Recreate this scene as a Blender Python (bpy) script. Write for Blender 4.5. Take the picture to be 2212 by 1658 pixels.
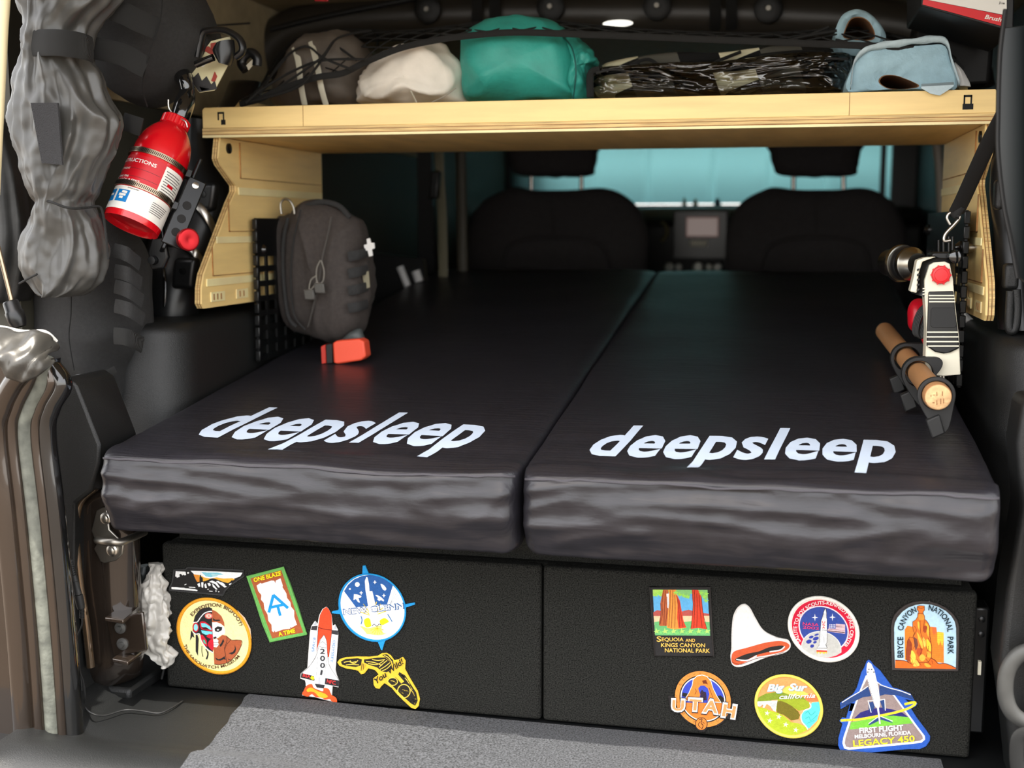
import bpy, bmesh, math, random
import numpy as np
from mathutils import Vector, Matrix, noise
from mathutils.geometry import tessellate_polygon
random.seed(7)
SC = bpy.context.scene
for o in list(bpy.data.objects): bpy.data.objects.remove(o)
COL = SC.collection
# ---------------------------------------------------------------- camera
FOC, CU, CV = 2600.0, 1106.0, 829.0
CAM = Vector((0.3097, -1.58, 0.6889))
RM = Matrix(((0.976086403, -0.0277793176, 0.215600658),
             (0.217382388, 0.12693047, -0.967798302),
             (-0.000481516414, 0.991522549, 0.12993384)))
cd = bpy.data.cameras.new('camera'); cam = bpy.data.objects.new('camera', cd); COL.objects.link(cam)
cam.matrix_world = Matrix.Translation(CAM) @ RM.to_4x4()
cd.sensor_width = 36.0; cd.lens = FOC / 2212 * 36; cd.clip_start = 0.02; cd.clip_end = 200
cd.dof.use_dof = True; cd.dof.focus_distance = 1.68; cd.dof.aperture_fstop = 3.6
SC.camera = cam
# ---------------------------------------------------------------- light
W = bpy.data.worlds.new('world'); SC.world = W; W.use_nodes = True
nt = W.node_tree; bg = nt.nodes['Background']
sky = nt.nodes.new('ShaderNodeTexSky'); sky.sky_type = 'NISHITA'; sky.sun_disc = False
sky.sun_elevation = math.radians(62); sky.sun_rotation = math.radians(200); sky.air_density = 1.0; sky.dust_density = 3.0
mxs = nt.nodes.new('ShaderNodeMix'); mxs.data_type = 'RGBA'; mxs.inputs[0].default_value = 0.72
mxs.inputs[7].default_value = (6.5, 6.3, 6.0, 1)          # thin white cloud over the blue
nt.links.new(sky.outputs[0], mxs.inputs[6]); nt.links.new(mxs.outputs[2], bg.inputs[0]); bg.inputs[1].default_value = 0.58
sl = bpy.data.lights.new('sun', 'SUN'); sl.energy = 7.0; sl.angle = math.radians(0.6); sl.color = (1, .95, .86)
sun = bpy.data.objects.new('sun', sl); COL.objects.link(sun)
SUN_DIR = Vector((-0.10, 0.30, -1.0)).normalized()      # light travels forward and down
sun.rotation_euler = SUN_DIR.to_track_quat('-Z', 'Y').to_euler(); sun.location = (0, -3, 4)
vs = SC.view_settings; vs.view_transform = 'Standard'; vs.look = 'None'; vs.gamma = 1; vs.exposure = 0.2
try: vs.use_curve_mapping = False
except Exception: pass
# ---------------------------------------------------------------- helpers
def P(u, v, Y=None, X=None, Z=None):
    d = RM @ Vector((u - CU, -(v - CV), -FOC))
    if Y is not None: t = (Y - CAM.y) / d.y
    elif X is not None: t = (X - CAM.x) / d.x
    else: t = (Z - CAM.z) / d.z
    return CAM + d * t
def s2l(c): c /= 255.0; return c / 12.92 if c <= .04045 else ((c + .055) / 1.055) ** 2.4
def rgb(c): return tuple(s2l(x) for x in c[:3]) + (1.0,)
MATS = {}
def mat(name, c, rough=.6, metal=0., var=0., vscale=20., bump=0., bscale=200., stretch=(1, 1, 1), spec=.5, coat=0., sheen=0.,
        alpha=1., trans=0., emit=None, estr=0., sub=0., wave=None):
    if name in MATS: return MATS[name]
    m = bpy.data.materials.new(name); m.use_nodes = True; n = m.node_tree.nodes; l = m.node_tree.links
    b = n['Principled BSDF']; b.inputs['Base Color'].default_value = rgb(c); b.inputs['Roughness'].default_value = rough
    b.inputs['Metallic'].default_value = metal; b.inputs['Specular IOR Level'].default_value = spec
    b.inputs['Coat Weight'].default_value = coat; b.inputs['Sheen Weight'].default_value = sheen
    b.inputs['Alpha'].default_value = alpha; b.inputs['Transmission Weight'].default_value = trans
    if emit: b.inputs['Emission Color'].default_value = rgb(emit); b.inputs['Emission Strength'].default_value = estr
    tc = n.new('ShaderNodeTexCoord'); mp = n.new('ShaderNodeMapping'); mp.inputs['Scale'].default_value = stretch
    l.new(tc.outputs['Object'], mp.inputs[0])
    if var:
        nz = n.new('ShaderNodeTexNoise'); nz.inputs['Scale'].default_value = vscale; nz.inputs['Detail'].default_value = 5
        l.new(mp.outputs[0], nz.inputs['Vector'])
        mx = n.new('ShaderNodeMix'); mx.data_type = 'RGBA'
        a = rgb([max(0, x * (1 - var)) for x in c]); d = rgb([min(255, x * (1 + var)) for x in c])
        mx.inputs[6].default_value = a; mx.inputs[7].default_value = d
        mr = n.new('ShaderNodeMapRange'); mr.inputs[1].default_value = .32 if var > .3 else .2; mr.inputs[2].default_value = .68 if var > .3 else .8; l.new(nz.outputs[0], mr.inputs[0]); l.new(mr.outputs[0], mx.inputs[0]); l.new(mx.outputs[2], b.inputs['Base Color'])
    if bump:
        if wave:
            nb = n.new('ShaderNodeTexWave'); nb.inputs['Scale'].default_value = bscale; nb.inputs['Distortion'].default_value = 1.0
            nb.bands_direction = wave
        else:
            nb = n.new('ShaderNodeTexNoise'); nb.inputs['Scale'].default_value = bscale; nb.inputs['Detail'].default_value = 3
        l.new(mp.outputs[0], nb.inputs['Vector'])
        bp = n.new('ShaderNodeBump'); bp.inputs['Strength'].default_value = bump; bp.inputs['Distance'].default_value = .002
        l.new(nb.outputs[0], bp.inputs['Height']); l.new(bp.outputs[0], b.inputs['Normal'])
    MATS[name] = m; return m
def tag(o, label, cat, group=None, kind=None):
    if label: o['label'] = label
    if cat: o['category'] = cat
    if group: o['group'] = group
    if kind: o['kind'] = kind
    return o
def thing(name, label, cat, loc, group=None):
    o = bpy.data.objects.new(name, None); COL.objects.link(o); o.location = loc; o.empty_display_size = .02
    return tag(o, label, cat, group)
def woff(p):
    v = Vector((0, 0, 0))
    while p is not None: v += Vector(p.location); p = p.parent
    return v
class MB:
    def __init__(s): s.v = []; s.f = []; s.m = []
    def add(s, vs_, fs, mi=0):
        k = len(s.v); s.v.extend([tuple(x) for x in vs_]); s.f.extend([tuple(i + k for i in f) for f in fs]); s.m.extend([mi] * len(fs)); return s
    def box(s, a, b, mi=0):
        x0, y0, z0 = a; x1, y1, z1 = b
        vs_ = [(x0, y0, z0), (x1, y0, z0), (x1, y1, z0), (x0, y1, z0), (x0, y0, z1), (x1, y0, z1), (x1, y1, z1), (x0, y1, z1)]
        return s.add(vs_, [(0, 3, 2, 1), (4, 5, 6, 7), (0, 1, 5, 4), (1, 2, 6, 5), (2, 3, 7, 6), (3, 0, 4, 7)], mi)
    def obox(s, c, ax, ay, az, mi=0):          # oriented box, half axes
        c = Vector(c); vs_ = []
        for k in (-1, 1):
            for i, j in ((-1, -1), (1, -1), (1, 1), (-1, 1)): vs_.append(c + Vector(ax) * i + Vector(ay) * j + Vector(az) * k)
        return s.add(vs_, [(0, 3, 2, 1), (4, 5, 6, 7), (0, 1, 5, 4), (1, 2, 6, 5), (2, 3, 7, 6), (3, 0, 4, 7)], mi)
    def prism(s, pts, ext, mi=0, cap=True):    # planar polygon pts extruded by ext
        pts = [Vector(p) for p in pts]; e = Vector(ext); n = len(pts)
        vs_ = pts + [p + e for p in pts]; fs = [(i, (i + 1) % n, n + (i + 1) % n, n + i) for i in range(n)]
        tri = tessellate_polygon([pts]); fs += [tuple(reversed(t)) for t in tri]; fs += [tuple(i + n for i in t) for t in tri]
        return s.add(vs_, fs, mi)
    def tube(s, pts, r, seg=10, closed=False, mi=0, flat=1.0, up=None, cap=True):
        pts = [Vector(p) for p in pts]; n = len(pts)
        rr = r if hasattr(r, '__len__') else [r] * n
        rings = []; pu = Vector(up) if up else None
        for i, p in enumerate(pts):
            a = pts[(i - 1) % n] if (closed or i > 0) else p; b = pts[(i + 1) % n] if (closed or i < n - 1) else p
            t = (b - a).normalized()
            if up: u_ = Vector(up) - t * t.dot(Vector(up))
            else:
                if pu is None: pu = Vector((0, 0, 1)) if abs(t.z) < .9 else Vector((0, 1, 0))
                u_ = pu - t * t.dot(pu)
            if u_.length < 1e-6: u_ = t.orthogonal()
            u_.normalize(); pu = u_; w = t.cross(u_)
            rings.append([p + (u_ * math.cos(q) + w * math.sin(q) * flat) * rr[i] for q in [2 * math.pi * k / seg for k in range(seg)]])
        vs_ = [q for rg in rings for q in rg]; fs = []
        m = n if closed else n - 1
        for i in range(m):
            for k in range(seg):
                a = i * seg + k; b = i * seg + (k + 1) % seg; c = ((i + 1) % n) * seg + (k + 1) % seg; d = ((i + 1) % n) * seg + k
                fs.append((a, b, c, d))
        if not closed and cap: fs.append(tuple(reversed(range(seg)))); fs.append(tuple((n - 1) * seg + k for k in range(seg)))
        return s.add(vs_, fs, mi)
    def lathe(s, base, axis, prof, seg=40, mi=0, ref=None):   # prof: (h, r)
        base = Vector(base); ax = Vector(axis).normalized(); u_ = (Vector(ref) if ref else ax.orthogonal()); u_ = (u_ - ax * ax.dot(u_)).normalized(); w = ax.cross(u_)
        vs_ = []; fs = []; n = len(prof)
        for h, r in prof:
            for k in range(seg):
                q = 2 * math.pi * k / seg; vs_.append(base + ax * h + (u_ * math.cos(q) + w * math.sin(q)) * r)
        for i in range(n - 1):
            for k in range(seg): fs.append((i * seg + k, i * seg + (k + 1) % seg, (i + 1) * seg + (k + 1) % seg, (i + 1) * seg + k))
        fs.append(tuple(reversed(range(seg)))); fs.append(tuple((n - 1) * seg + k for k in range(seg)))
        return s.add(vs_, fs, mi)
def obj(name, mb, m, parent=None, bevel=0, smooth=True, sub=0, angle=40, origin=None, seg=2, recalc=True):
    me = bpy.data.meshes.new(name)
    if parent is not None: off = woff(parent)
    elif origin is not None: off = Vector(origin)
    else:
        a = np.array(mb.v); off = Vector(((a[:, 0].min() + a[:, 0].max()) / 2, (a[:, 1].min() + a[:, 1].max()) / 2, a[:, 2].min()))
    me.from_pydata([(x - off.x, y - off.y, z - off.z) for x, y, z in mb.v], [], mb.f)
    for mm in (m if isinstance(m, (list, tuple)) else [m]): me.materials.append(mm)
    me.polygons.foreach_set('material_index', mb.m)
    if recalc:
        b = bmesh.new(); b.from_mesh(me); bmesh.ops.recalc_face_normals(b, faces=b.faces); b.to_mesh(me); b.free()
    if smooth:
        me.polygons.foreach_set('use_smooth', [True] * len(me.polygons))
        if angle < 180 and not sub: me.set_sharp_from_angle(angle=math.radians(angle))
    o = bpy.data.objects.new(name, me); COL.objects.link(o)
    if parent is not None: o.parent = parent
    else: o.location = off
    if bevel:
        bv = o.modifiers.new('bevel', 'BEVEL'); bv.width = bevel; bv.segments = seg; bv.limit_method = 'ANGLE'; bv.angle_limit = math.radians(35)
    if sub: s_ = o.modifiers.new('sub', 'SUBSURF'); s_.levels = sub; s_.render_levels = sub
    return o
def struct(name, mb, m, **k): o = obj(name, mb, m, **k); o['kind'] = 'structure'; return o
def crom(pts, n=8, closed=False):
    P_ = [Vector(p) for p in pts]; N = len(P_); out = []
    for i in range(N if closed else N - 1):
        if closed: a, b, c, d = P_[i - 1], P_[i], P_[(i + 1) % N], P_[(i + 2) % N]
        else: a, b, c, d = P_[max(i - 1, 0)], P_[i], P_[i + 1], P_[min(i + 2, N - 1)]
        for k in range(n):
            t = k / n; out.append(.5 * ((2 * b) + (c - a) * t + (2 * a - 5 * b + 4 * c - d) * t * t + (3 * b - a - 3 * c + d) * t ** 3))
    if not closed: out.append(P_[-1])
    return out
def resamp(pts, n, closed=True):
    P_ = [Vector(p) for p in pts]; 
    if closed: P_ = P_ + [P_[0]]
    L = [0]
    for a, b in zip(P_[:-1], P_[1:]): L.append(L[-1] + (b - a).length)
    out = []; j = 0
    for k in range(n):
        t = L[-1] * k / (n if closed else n - 1)
        while j < len(L) - 2 and L[j + 1] < t: j += 1
        f = (t - L[j]) / max(1e-9, L[j + 1] - L[j]); out.append(P_[j].lerp(P_[j + 1], min(1, f)))
    return out
def nz(p, s=1.0, o=0.): return noise.noise(Vector((p[0] * s + o, p[1] * s + o * 1.7, p[2] * s - o)))
def ridge(p, s=(1, 1, 1), o=0.): return 1 - abs(noise.noise(Vector((p[0] * s[0] + o, p[1] * s[1] + o, p[2] * s[2] - o)))) * 2
def blob(outline, Y, df, db=None, n=110, rings=16, wr=.004, ws=(25, 25, 25), pw=2.4, seed=0., center=None, smooth=True, crom_n=6, ridges=0., rs=(20, 20, 20)):
    """pillow-like body: pixel outline set on the plane y=Y, bulging df towards the viewer and db away"""
    db = df if db is None else db
    pts = [P(u, v, Y=Y) for u, v in outline]
    if smooth: pts = crom(pts, crom_n, True)
    pts = resamp(pts, n); c = sum(pts, Vector()) / n if center is None else P(center[0], center[1], Y=Y)
    mb = MB(); vs_ = []; fs = []
    def side(sg, d):
        k0 = len(vs_)
        for i in range(rings, 0, -1):
            r = math.sin(i / rings * math.pi / 2)
            h = d * max(0, 1 - r ** pw) ** .5
            for b in pts:
                p = c + (b - c) * r; p = p + Vector((0, sg * h, 0))
                w = wr * nz(p, ws[0], seed) + wr * .5 * nz(p, ws[0] * 2.3, seed + 5)
                if ridges: w += ridges * (ridge(p, rs, seed) ** 3)
                dr = (p - c); dr = dr.normalized() if dr.length > 0 else Vector((0, sg, 0))
                edge = 1 if i < rings else .6
                vs_.append(p + dr * w * edge)
        vs_.append(c + Vector((0, sg * d, 0)))
        for i in range(rings - 1):
            for k in range(n):
                a = k0 + i * n + k; b = k0 + i * n + (k + 1) % n; fs.append((a, b, b + n, a + n))
        l0 = k0 + (rings - 1) * n; ce = len(vs_) - 1
        for k in range(n): fs.append((l0 + k, l0 + (k + 1) % n, ce))
        return k0
    a = side(-1, df); b = side(1, db)
    # weld the two rims
    m = {b + k: a + k for k in range(n)}
    fs = [tuple(m.get(i, i) for i in f) for f in fs]
    mb.add(vs_, fs)
    return mb
def loft(rows, Y, depth, seg=64, pleat=(0, 0.), wr=0., ws=30, seed=0., sub=4, flatback=False, twist=0.):
    """rows of ((uL,vL),(uR,vR)[,Y]) -> ellipse sections"""
    Ls = []; Rs = []; Ds = []
    for r in rows:
        y = r[2] if len(r) > 2 else Y; d = r[3] if len(r) > 3 else depth
        Ls.append(P(*r[0], Y=y)); Rs.append(P(*r[1], Y=y)); Ds.append(d)
    n0 = len(rows)
    Ls = crom(Ls, sub); Rs = crom(Rs, sub); Dd = np.interp(np.linspace(0, n0 - 1, len(Ls)), range(n0), Ds)
    mb = MB(); vs_ = []; fs = []
    for i, (a, b, d) in enumerate(zip(Ls, Rs, Dd)):
        c = (a + b) / 2; h = (b - a) / 2
        for k in range(seg):
            q = 2 * math.pi * k / seg
            f = 1
            if pleat[0]:
                g = pleat[0] / 6.3; cx_, cy_ = math.cos(q) * g, math.sin(q) * g
                f = 1 + pleat[1] * 1.8 * ((1 - 2 * abs(nz((cx_, cy_, i * .035 + seed), 1.0))) - .55) + pleat[1] * .7 * nz((cx_ * 2, cy_ * 2, i * .09 + seed), 1.0)
            p = c + h * math.cos(q) * f + Vector((0, -d * math.sin(q) * f, 0))
            if wr: p = p + (p - c).normalized() * (wr * nz(p, ws, seed) + wr * .5 * nz(p, ws * 2.2, seed))
            vs_.append(p)
    n = len(Ls)
    for i in range(n - 1):
        for k in range(seg): fs.append((i * seg + k, i * seg + (k + 1) % seg, (i + 1) * seg + (k + 1) % seg, (i + 1) * seg + k))
    fs.append(tuple(reversed(range(seg)))); fs.append(tuple((n - 1) * seg + k for k in range(seg)))
    return mb.add(vs_, fs)
# ---- lettering --------------------------------------------------
_tc = {}
def text2d(s, bold=.012, shear=0., sp=1.0):
    k = (s, bold, shear, sp)
    if k in _tc: return _tc[k]
    cu = bpy.data.curves.new('t', 'FONT'); cu.body = s; cu.size = 1.0; cu.offset = bold; cu.shear = shear; cu.space_character = sp; cu.resolution_u = 3
    ob = bpy.data.objects.new('t', cu); COL.objects.link(ob)
    me = bpy.data.meshes.new_from_object(ob.evaluated_get(bpy.context.evaluated_depsgraph_get()))
    bpy.data.objects.remove(ob); bpy.data.curves.remove(cu)
    v = np.array([tuple(x.co)[:2] for x in me.vertices]) if len(me.vertices) else np.zeros((0, 2))
    f = [tuple(p.vertices) for p in me.polygons]; bpy.data.meshes.remove(me)
    _tc[k] = (v, f); return v, f
CAPH = None
def caph():
    global CAPH
    if CAPH is None: v, f = text2d('H', 0); CAPH = v[:, 1].max()
    return CAPH
# ================================================================ materials
M_plas = mat('black_plastic', (24, 25, 25), .42, bump=.35, bscale=900)
M_plas2 = mat('black_plastic_smooth', (22, 23, 24), .32)
M_shell = mat('dark_shell', (20, 21, 22), .6)
M_car = mat('black_carpet', (30, 30, 28), .95, var=.7, vscale=600, bump=1.0, bscale=600, spec=.15)
M_mat = mat('charcoal_carpet', (50, 51, 53), .95, var=.75, vscale=420, bump=1.0, bscale=420, sheen=.1, spec=.2)
M_wood = mat('birch_ply', (246, 212, 142), .42, var=.05, vscale=7, stretch=(1, 1, 9), bump=.05, bscale=60)
M_woodx = mat('birch_ply_face', (238, 198, 128), .45, var=.08, vscale=5, stretch=(5, 1.2, 1.2), bump=.05, bscale=60)
M_edge = mat('ply_edge', (214, 176, 118), .6, var=.25, vscale=40, stretch=(.4, .4, 12))
M_edged = mat('ply_edge_dark', (150, 108, 62), .7, var=.3, vscale=30)
M_bat = mat('pale_batten', (250, 226, 170), .5, var=.08, vscale=10)
M_steel = mat('steel', (196, 192, 184), .28, metal=1)
M_dsteel = mat('zinc_steel', (150, 146, 138), .38, metal=1)
M_bar = mat('roof_bar_vinyl', (50, 46, 40), .34, bump=.2, bscale=500)
M_bronze = mat('bronze_paint', (62, 52, 44), .17, metal=.6, coat=1.0)
M_black = mat('black_metal', (16, 17, 18), .3, metal=.2)
M_rub = mat('black_rubber', (24, 24, 24), .6)
M_nyl = mat('black_nylon', (46, 46, 45), .42, var=.15, vscale=60, bump=.25, bscale=60)
M_cord = mat('black_cordura', (40, 40, 40), .85, var=.15, vscale=200, bump=.4, bscale=900)
M_cordw = mat('warm_cordura', (50, 46, 42), .85, var=.12, vscale=200, bump=.4, bscale=900)
M_web = mat('black_webbing', (33, 33, 32), .8, bump=.6, bscale=700, stretch=(1, 1, 1), wave='X')
M_red = mat('red_enamel', (205, 10, 24), .25, coat=.5)
M_cream = mat('cream_paint', (214, 200, 160), .35)
# ================================================================ setting
mb = MB(); mb.box((-.86, -.34, -.03), (.86, 3.6, 0)); struct('floor', mb, M_plas2)
mb = MB(); mb.box((-14, -14, -.80), (14, 14, -.76)); g = struct('ground', mb, mat('pavement', (96, 84, 72), .9, var=.12, vscale=3, bump=.3, bscale=40))
mb = MB(); mb.box((-.84, .02, 0), (-.80, 3.6, 1.20)); struct('wall_left', mb, mat('olive_shell', (56, 54, 44), .7))
mb = MB(); mb.box((.80, .02, 0), (.84, 3.6, 1.20)); struct('wall_right', mb, M_shell)
mb = MB(); mb.box((-.86, -.40, 1.16), (.86, 3.55, 1.20)); struct('ceiling', mb, mat('beige_headliner', (176, 160, 126), .8, var=.08, vscale=30))  # rear edge, out of view, extended outward to block direct sun on the mattresses
# body corner around the rear opening, outside of the frame on the right
mb = MB(); mb.prism([P(u, v, Y=-.10) for u, v in [(2236, -330), (2236, 1730), (2420, 1730), (2420, -330)]], (0, .05, 0)); struct('wall_back', mb, M_shell)
# front: windshield opening, dashboard
mb = MB(); mb.box((-.86, 3.42, 0), (.86, 3.5, .775)); mb.box((-.86, 3.42, 1.13), (.86, 3.5, 1.2)); mb.box((-.86, 3.42, .775), (-.64, 3.5, 1.13)); mb.box((.80, 3.42, .775), (.86, 3.5, 1.13))
struct('wall_front', mb, M_shell)
mb = MB(); mb.box((-.64, 3.47, .775), (.80, 3.476, 1.13)); struct('window_1', mb, mat('windshield_glass', (160, 190, 190), .02, alpha=.10))
# sill tray at lower left
mb = MB()
prof = [(-.34, .001), (-.335, .012), (-.31, .026), (-.285, .032), (-.26, .030), (-.235, .022), (-.215, .013), (-.19, .008), (-.12, .006), (-.05, .006), (-.004, .004)]
nx = 30; vs_ = []; fs = []
for i in range(nx + 1):
    x = -.66 + .32 * i / nx; e = min(1, (x + .66) / .05); e = e * e * (3 - 2 * e)
    for y, z in prof: vs_.append((x, y, z * e + (1 - e) * .03))
k = len(prof)
for i in range(nx):
    for j in range(k - 1): fs.append((i * k + j, (i + 1) * k + j, (i + 1) * k + j + 1, i * k + j + 1))
mb.add(vs_, fs); mb.add([(x, y, 0) for x in (-.66, -.34) for y in (-.34, -.004)], [(0, 1, 3, 2)]); mb.add([(-.34, y, z) for y, z in prof] + [(-.34, -.004, 0), (-.34, -.34, 0)], [tuple(range(k + 2))])
struct('trim_1', mb, M_plas, recalc=False)
# ================================================================ carpet mat
mb = MB()
# drapes over the low sill ridge
xs0 = np.linspace(0, 1, 60); ys0 = np.linspace(-.335, -.006, 60); vs_ = []; fs = []
pr = [q[0] for q in prof]; pz = [q[1] for q in prof]
for y in ys0:
    xa = -.437 + .03 * min(1.6, max(0, -(y + .02) / .19)) + .004 * nz((y * 30, 0, 0)); xb = .53
    for t in xs0:
        x = xa + (xb - xa) * t; z = float(np.interp(y, pr, pz)) * math.exp(-max(0, x + .33) / .12); vs_.append((x, y, z + .0022 + .0006 * nz((x, y, 0), 14) * min(1, -y / .05)))
for a in range(59):
    for b_ in range(59): fs.append((a * 60 + b_, a * 60 + b_ + 1, (a + 1) * 60 + b_ + 1, (a + 1) * 60 + b_))
nv = len(vs_); vs_ += [(x, y, z - .002) for x, y, z in vs_]; rim = [i for i in range(60)] + [r_ * 60 + 59 for r_ in range(1, 60)] + [59 * 60 + i for i in range(58, -1, -1)] + [r_ * 60 for r_ in range(58, 0, -1)]
fs += [tuple(i + nv for i in reversed(f)) for f in fs] + [(rim[i], rim[i - 1], rim[i - 1] + nv, rim[i] + nv) for i in range(len(rim))]
mb.add(vs_, fs); o = obj('carpet_mat', mb, M_mat); tag(o, 'charcoal carpet mat on the cargo floor in front of the patch covered box', 'mat')
# sub-surface grid for carpet not needed; fuzz along the near edge
# ================================================================ carpeted box (drawer unit)
bx = thing('storage_box', 'low black carpeted storage box under the two mattresses with patches on its front', 'box', (0, .3, 0))
def carpet_panel(x0, x1, name):
    mb = MB(); n = 40
    mb.box((x0, 0, 0.003), (x1, .02, .225)); return obj(name, mb, M_car, bx, bevel=.005, seg=3)
carpet_panel(-.574, -.0015, 'front_panel'); carpet_panel(.0015, .566, 'front_panel')
mb = MB(); mb.box((-.572, .021, .003), (.564, 1.2, .224)); obj('body', mb, M_car, bx, bevel=.004)
mb = MB(); mb.box((.566, .02, .03), (.585, .06, .20)); obj('hinge_strip', mb, M_black, bx, bevel=.003)
for z in (.185, .165): 
    mb = MB(); mb.lathe((.5755, .02, z), (0, -1, 0), [(0, .004), (.003, .004), (.004, .002)], 12); obj('screw', mb, M_black, bx)
mb = MB(); mb.box((.573, .014, .112), (.577, .02, .130)); obj('latch_plate', mb, mat('cream_plastic', (220, 215, 195), .5), bx)
# platform between box and mattresses
mb = MB(); mb.prism([(-.56, .03, .2255), (-.56, 1.5, .2255), (-.56, 1.5, .446), (-.56, .03, .279)], (1.11, 0, 0))
o = obj('sleeping_platform', mb, M_car); tag(o, 'black carpeted sloping platform between the storage box and the mattresses', 'platform')
# ================================================================ mattresses
M_mtop = mat('mattress_fabric', (32, 31, 36), .38, var=.12, vscale=30, bump=.45, bscale=28, stretch=(1, 1, 1), spec=.5)
def mtop_mat():
    m = M_mtop; n = m.node_tree.nodes; l = m.node_tree.links
    # fine crosswise creases in the cloth
    tc = n.new('ShaderNodeTexCoord'); mp = n.new('ShaderNodeMapping'); mp.inputs['Scale'].default_value = (3, 70, 20); l.new(tc.outputs['Object'], mp.inputs[0])
    t = n.new('ShaderNodeTexNoise'); t.inputs['Scale'].default_value = 3; t.inputs['Detail'].default_value = 4; l.new(mp.outputs[0], t.inputs['Vector'])
    b0 = [x for x in n if x.type == 'BUMP'][0]; b1 = n.new('ShaderNodeBump'); b1.inputs['Strength'].default_value = .35; b1.inputs['Distance'].default_value = .003
    l.new(t.outputs[0], b1.inputs['Height']); l.new(b0.outputs[0], b1.inputs['Normal']); l.new(b1.outputs[0], n['Principled BSDF'].inputs['Normal'])
mtop_mat()
SL = .115
def mat_top(y): return .385 + SL * (y + .14)
def mattress(x0, x1, label, seed, y1=1.52):
    root = thing('mattress', label, 'mattress', ((x0 + x1) / 2, .6, .3), 'two self inflating mattresses side by side')
    prof = []
    H = .107; yf = -.14
    def add(y, z, tag_): prof.append((y, z, tag_))
    for t in np.linspace(0, 1, 70): add(y1 - (y1 - (-.085)) * t ** .8, mat_top(y1 - (y1 - (-.085)) * t ** .8), 0)
    for t in np.linspace(0, 1, 9)[1:]:                     # roll over to the seam
        q = t * math.pi / 2; add(-.085 - .058 * math.sin(q), mat_top(-.085) - .012 * (1 - math.cos(q)), 1)
    zt = prof[-1][1]; zb = .278
    for t in np.linspace(0, 1, 26)[1:]:
        add(-.143 - .012 * math.sin(t * math.pi) ** .8 + .012 * t, zt + (zb - zt) * t, 2)
    for t in np.linspace(0, 1, 7)[1:]: q = t * math.pi / 2; add(-.131 + .03 * math.sin(q) , zb - .004 * (1 - math.cos(q)), 3)
    for t in np.linspace(0, 1, 16)[1:]: y = -.10 + (y1 + .10) * t; add(y, .276 + SL * (y + .10) * .98 + .004 * min(1, t * 8), 4)
    n = len(prof); nx = 120; w = x1 - x0; xm = (x0 + x1) / 2
    xs = xm - w / 2 * np.cos(np.linspace(0, 1, nx) * math.pi) * 1.0
    xs = .55 * xs + .45 * np.linspace(x0, x1, nx)
    vs_ = []
    for x in xs:
        e = min(x - x0, x1 - x); r = .022
        k = 1 if e > r else math.sqrt(max(0, 1 - ((r - e) / r) ** 2))
        for y, z, t in prof:
            zc = .331 + SL * max(0, y + .12); hk = .62 + .38 * k
            if t in (0, 1): hk = .90 + .10 * k
            zz = zc + (z - zc) * hk; yy = y
            if y < -.1: yy = -.1 + (y + .1) * (.35 + .65 * k)
            p = Vector((x, yy, zz)); d = Vector((0, 0, 0))
            if t == 0:
                f = min(1, max(0, (0.10 - y) / .2)); d.z = .0022 * ridge(p, (4, 30, 3), seed) * f + .003 * nz(p, 6, seed) - .003 * f
            elif t == 1:
                d.z = .0035 * ridge(p, (5, 26, 20), seed) - .002 + .003 * nz(p, 14, seed); d.y = .004 * nz(p, 14, seed + 3)
            elif t == 2:
                s = 1 - abs((zz - .331) / .053) * .3
                a = ridge((p.x + .8 * p.z * (1 if seed < 5 else -1.2), 0, p.z), (5, 1, 34), seed); b = ridge((p.x - 1.5 * p.z, 0, p.z), (9, 1, 22), seed + 9)
                ed = max(0, 1 - e / .16)
                d.y = -(.006 * (a - .5) + .0045 * (b - .5) * (.4 + 1.6 * ed)) * s - .002 * nz(p, 40, seed)
            elif t == 3: d.z = .004 * nz(p, 12, seed); d.y = .004 * nz(p, 16, seed)
            vs_.append(p + d)
    fs = []
    for i in range(nx - 1):
        for j in range(n): fs.append((i * n + j, (i + 1) * n + j, (i + 1) * n + (j + 1) % n, i * n + (j + 1) % n))
    fs.append(tuple(range(n))); fs.append(tuple(reversed([(nx - 1) * n + j for j in range(n)])))
    mb = MB(); mb.add(vs_, fs); obj('cover', mb, M_mtop, root, angle=180)
    js = max(j for j in range(n) if prof[j][2] == 1)
    pts = [Vector(vs_[i * n + js]) + Vector((0, -.002, .0015 * nz((i * .2, seed, 0), 1))) for i in range(2, nx - 2)]
    mb = MB(); mb.tube(pts, .0016, 6, flat=.5); obj('seam_piping', mb, mat('seam_thread', (62, 60, 66), .6), root)
    return root, vs_, n
mL, vL, nL = mattress(-.585, -.004, 'left charcoal fabric mattress with a white wordmark, on the side of the charcoal pouch', 2.0)
mR, vR, nR = mattress(.0, .566, 'right charcoal fabric mattress with a white wordmark, below the wooden handles', 8.0)
M_word = mat('wordmark_print', (196, 210, 228), .5)
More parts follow.
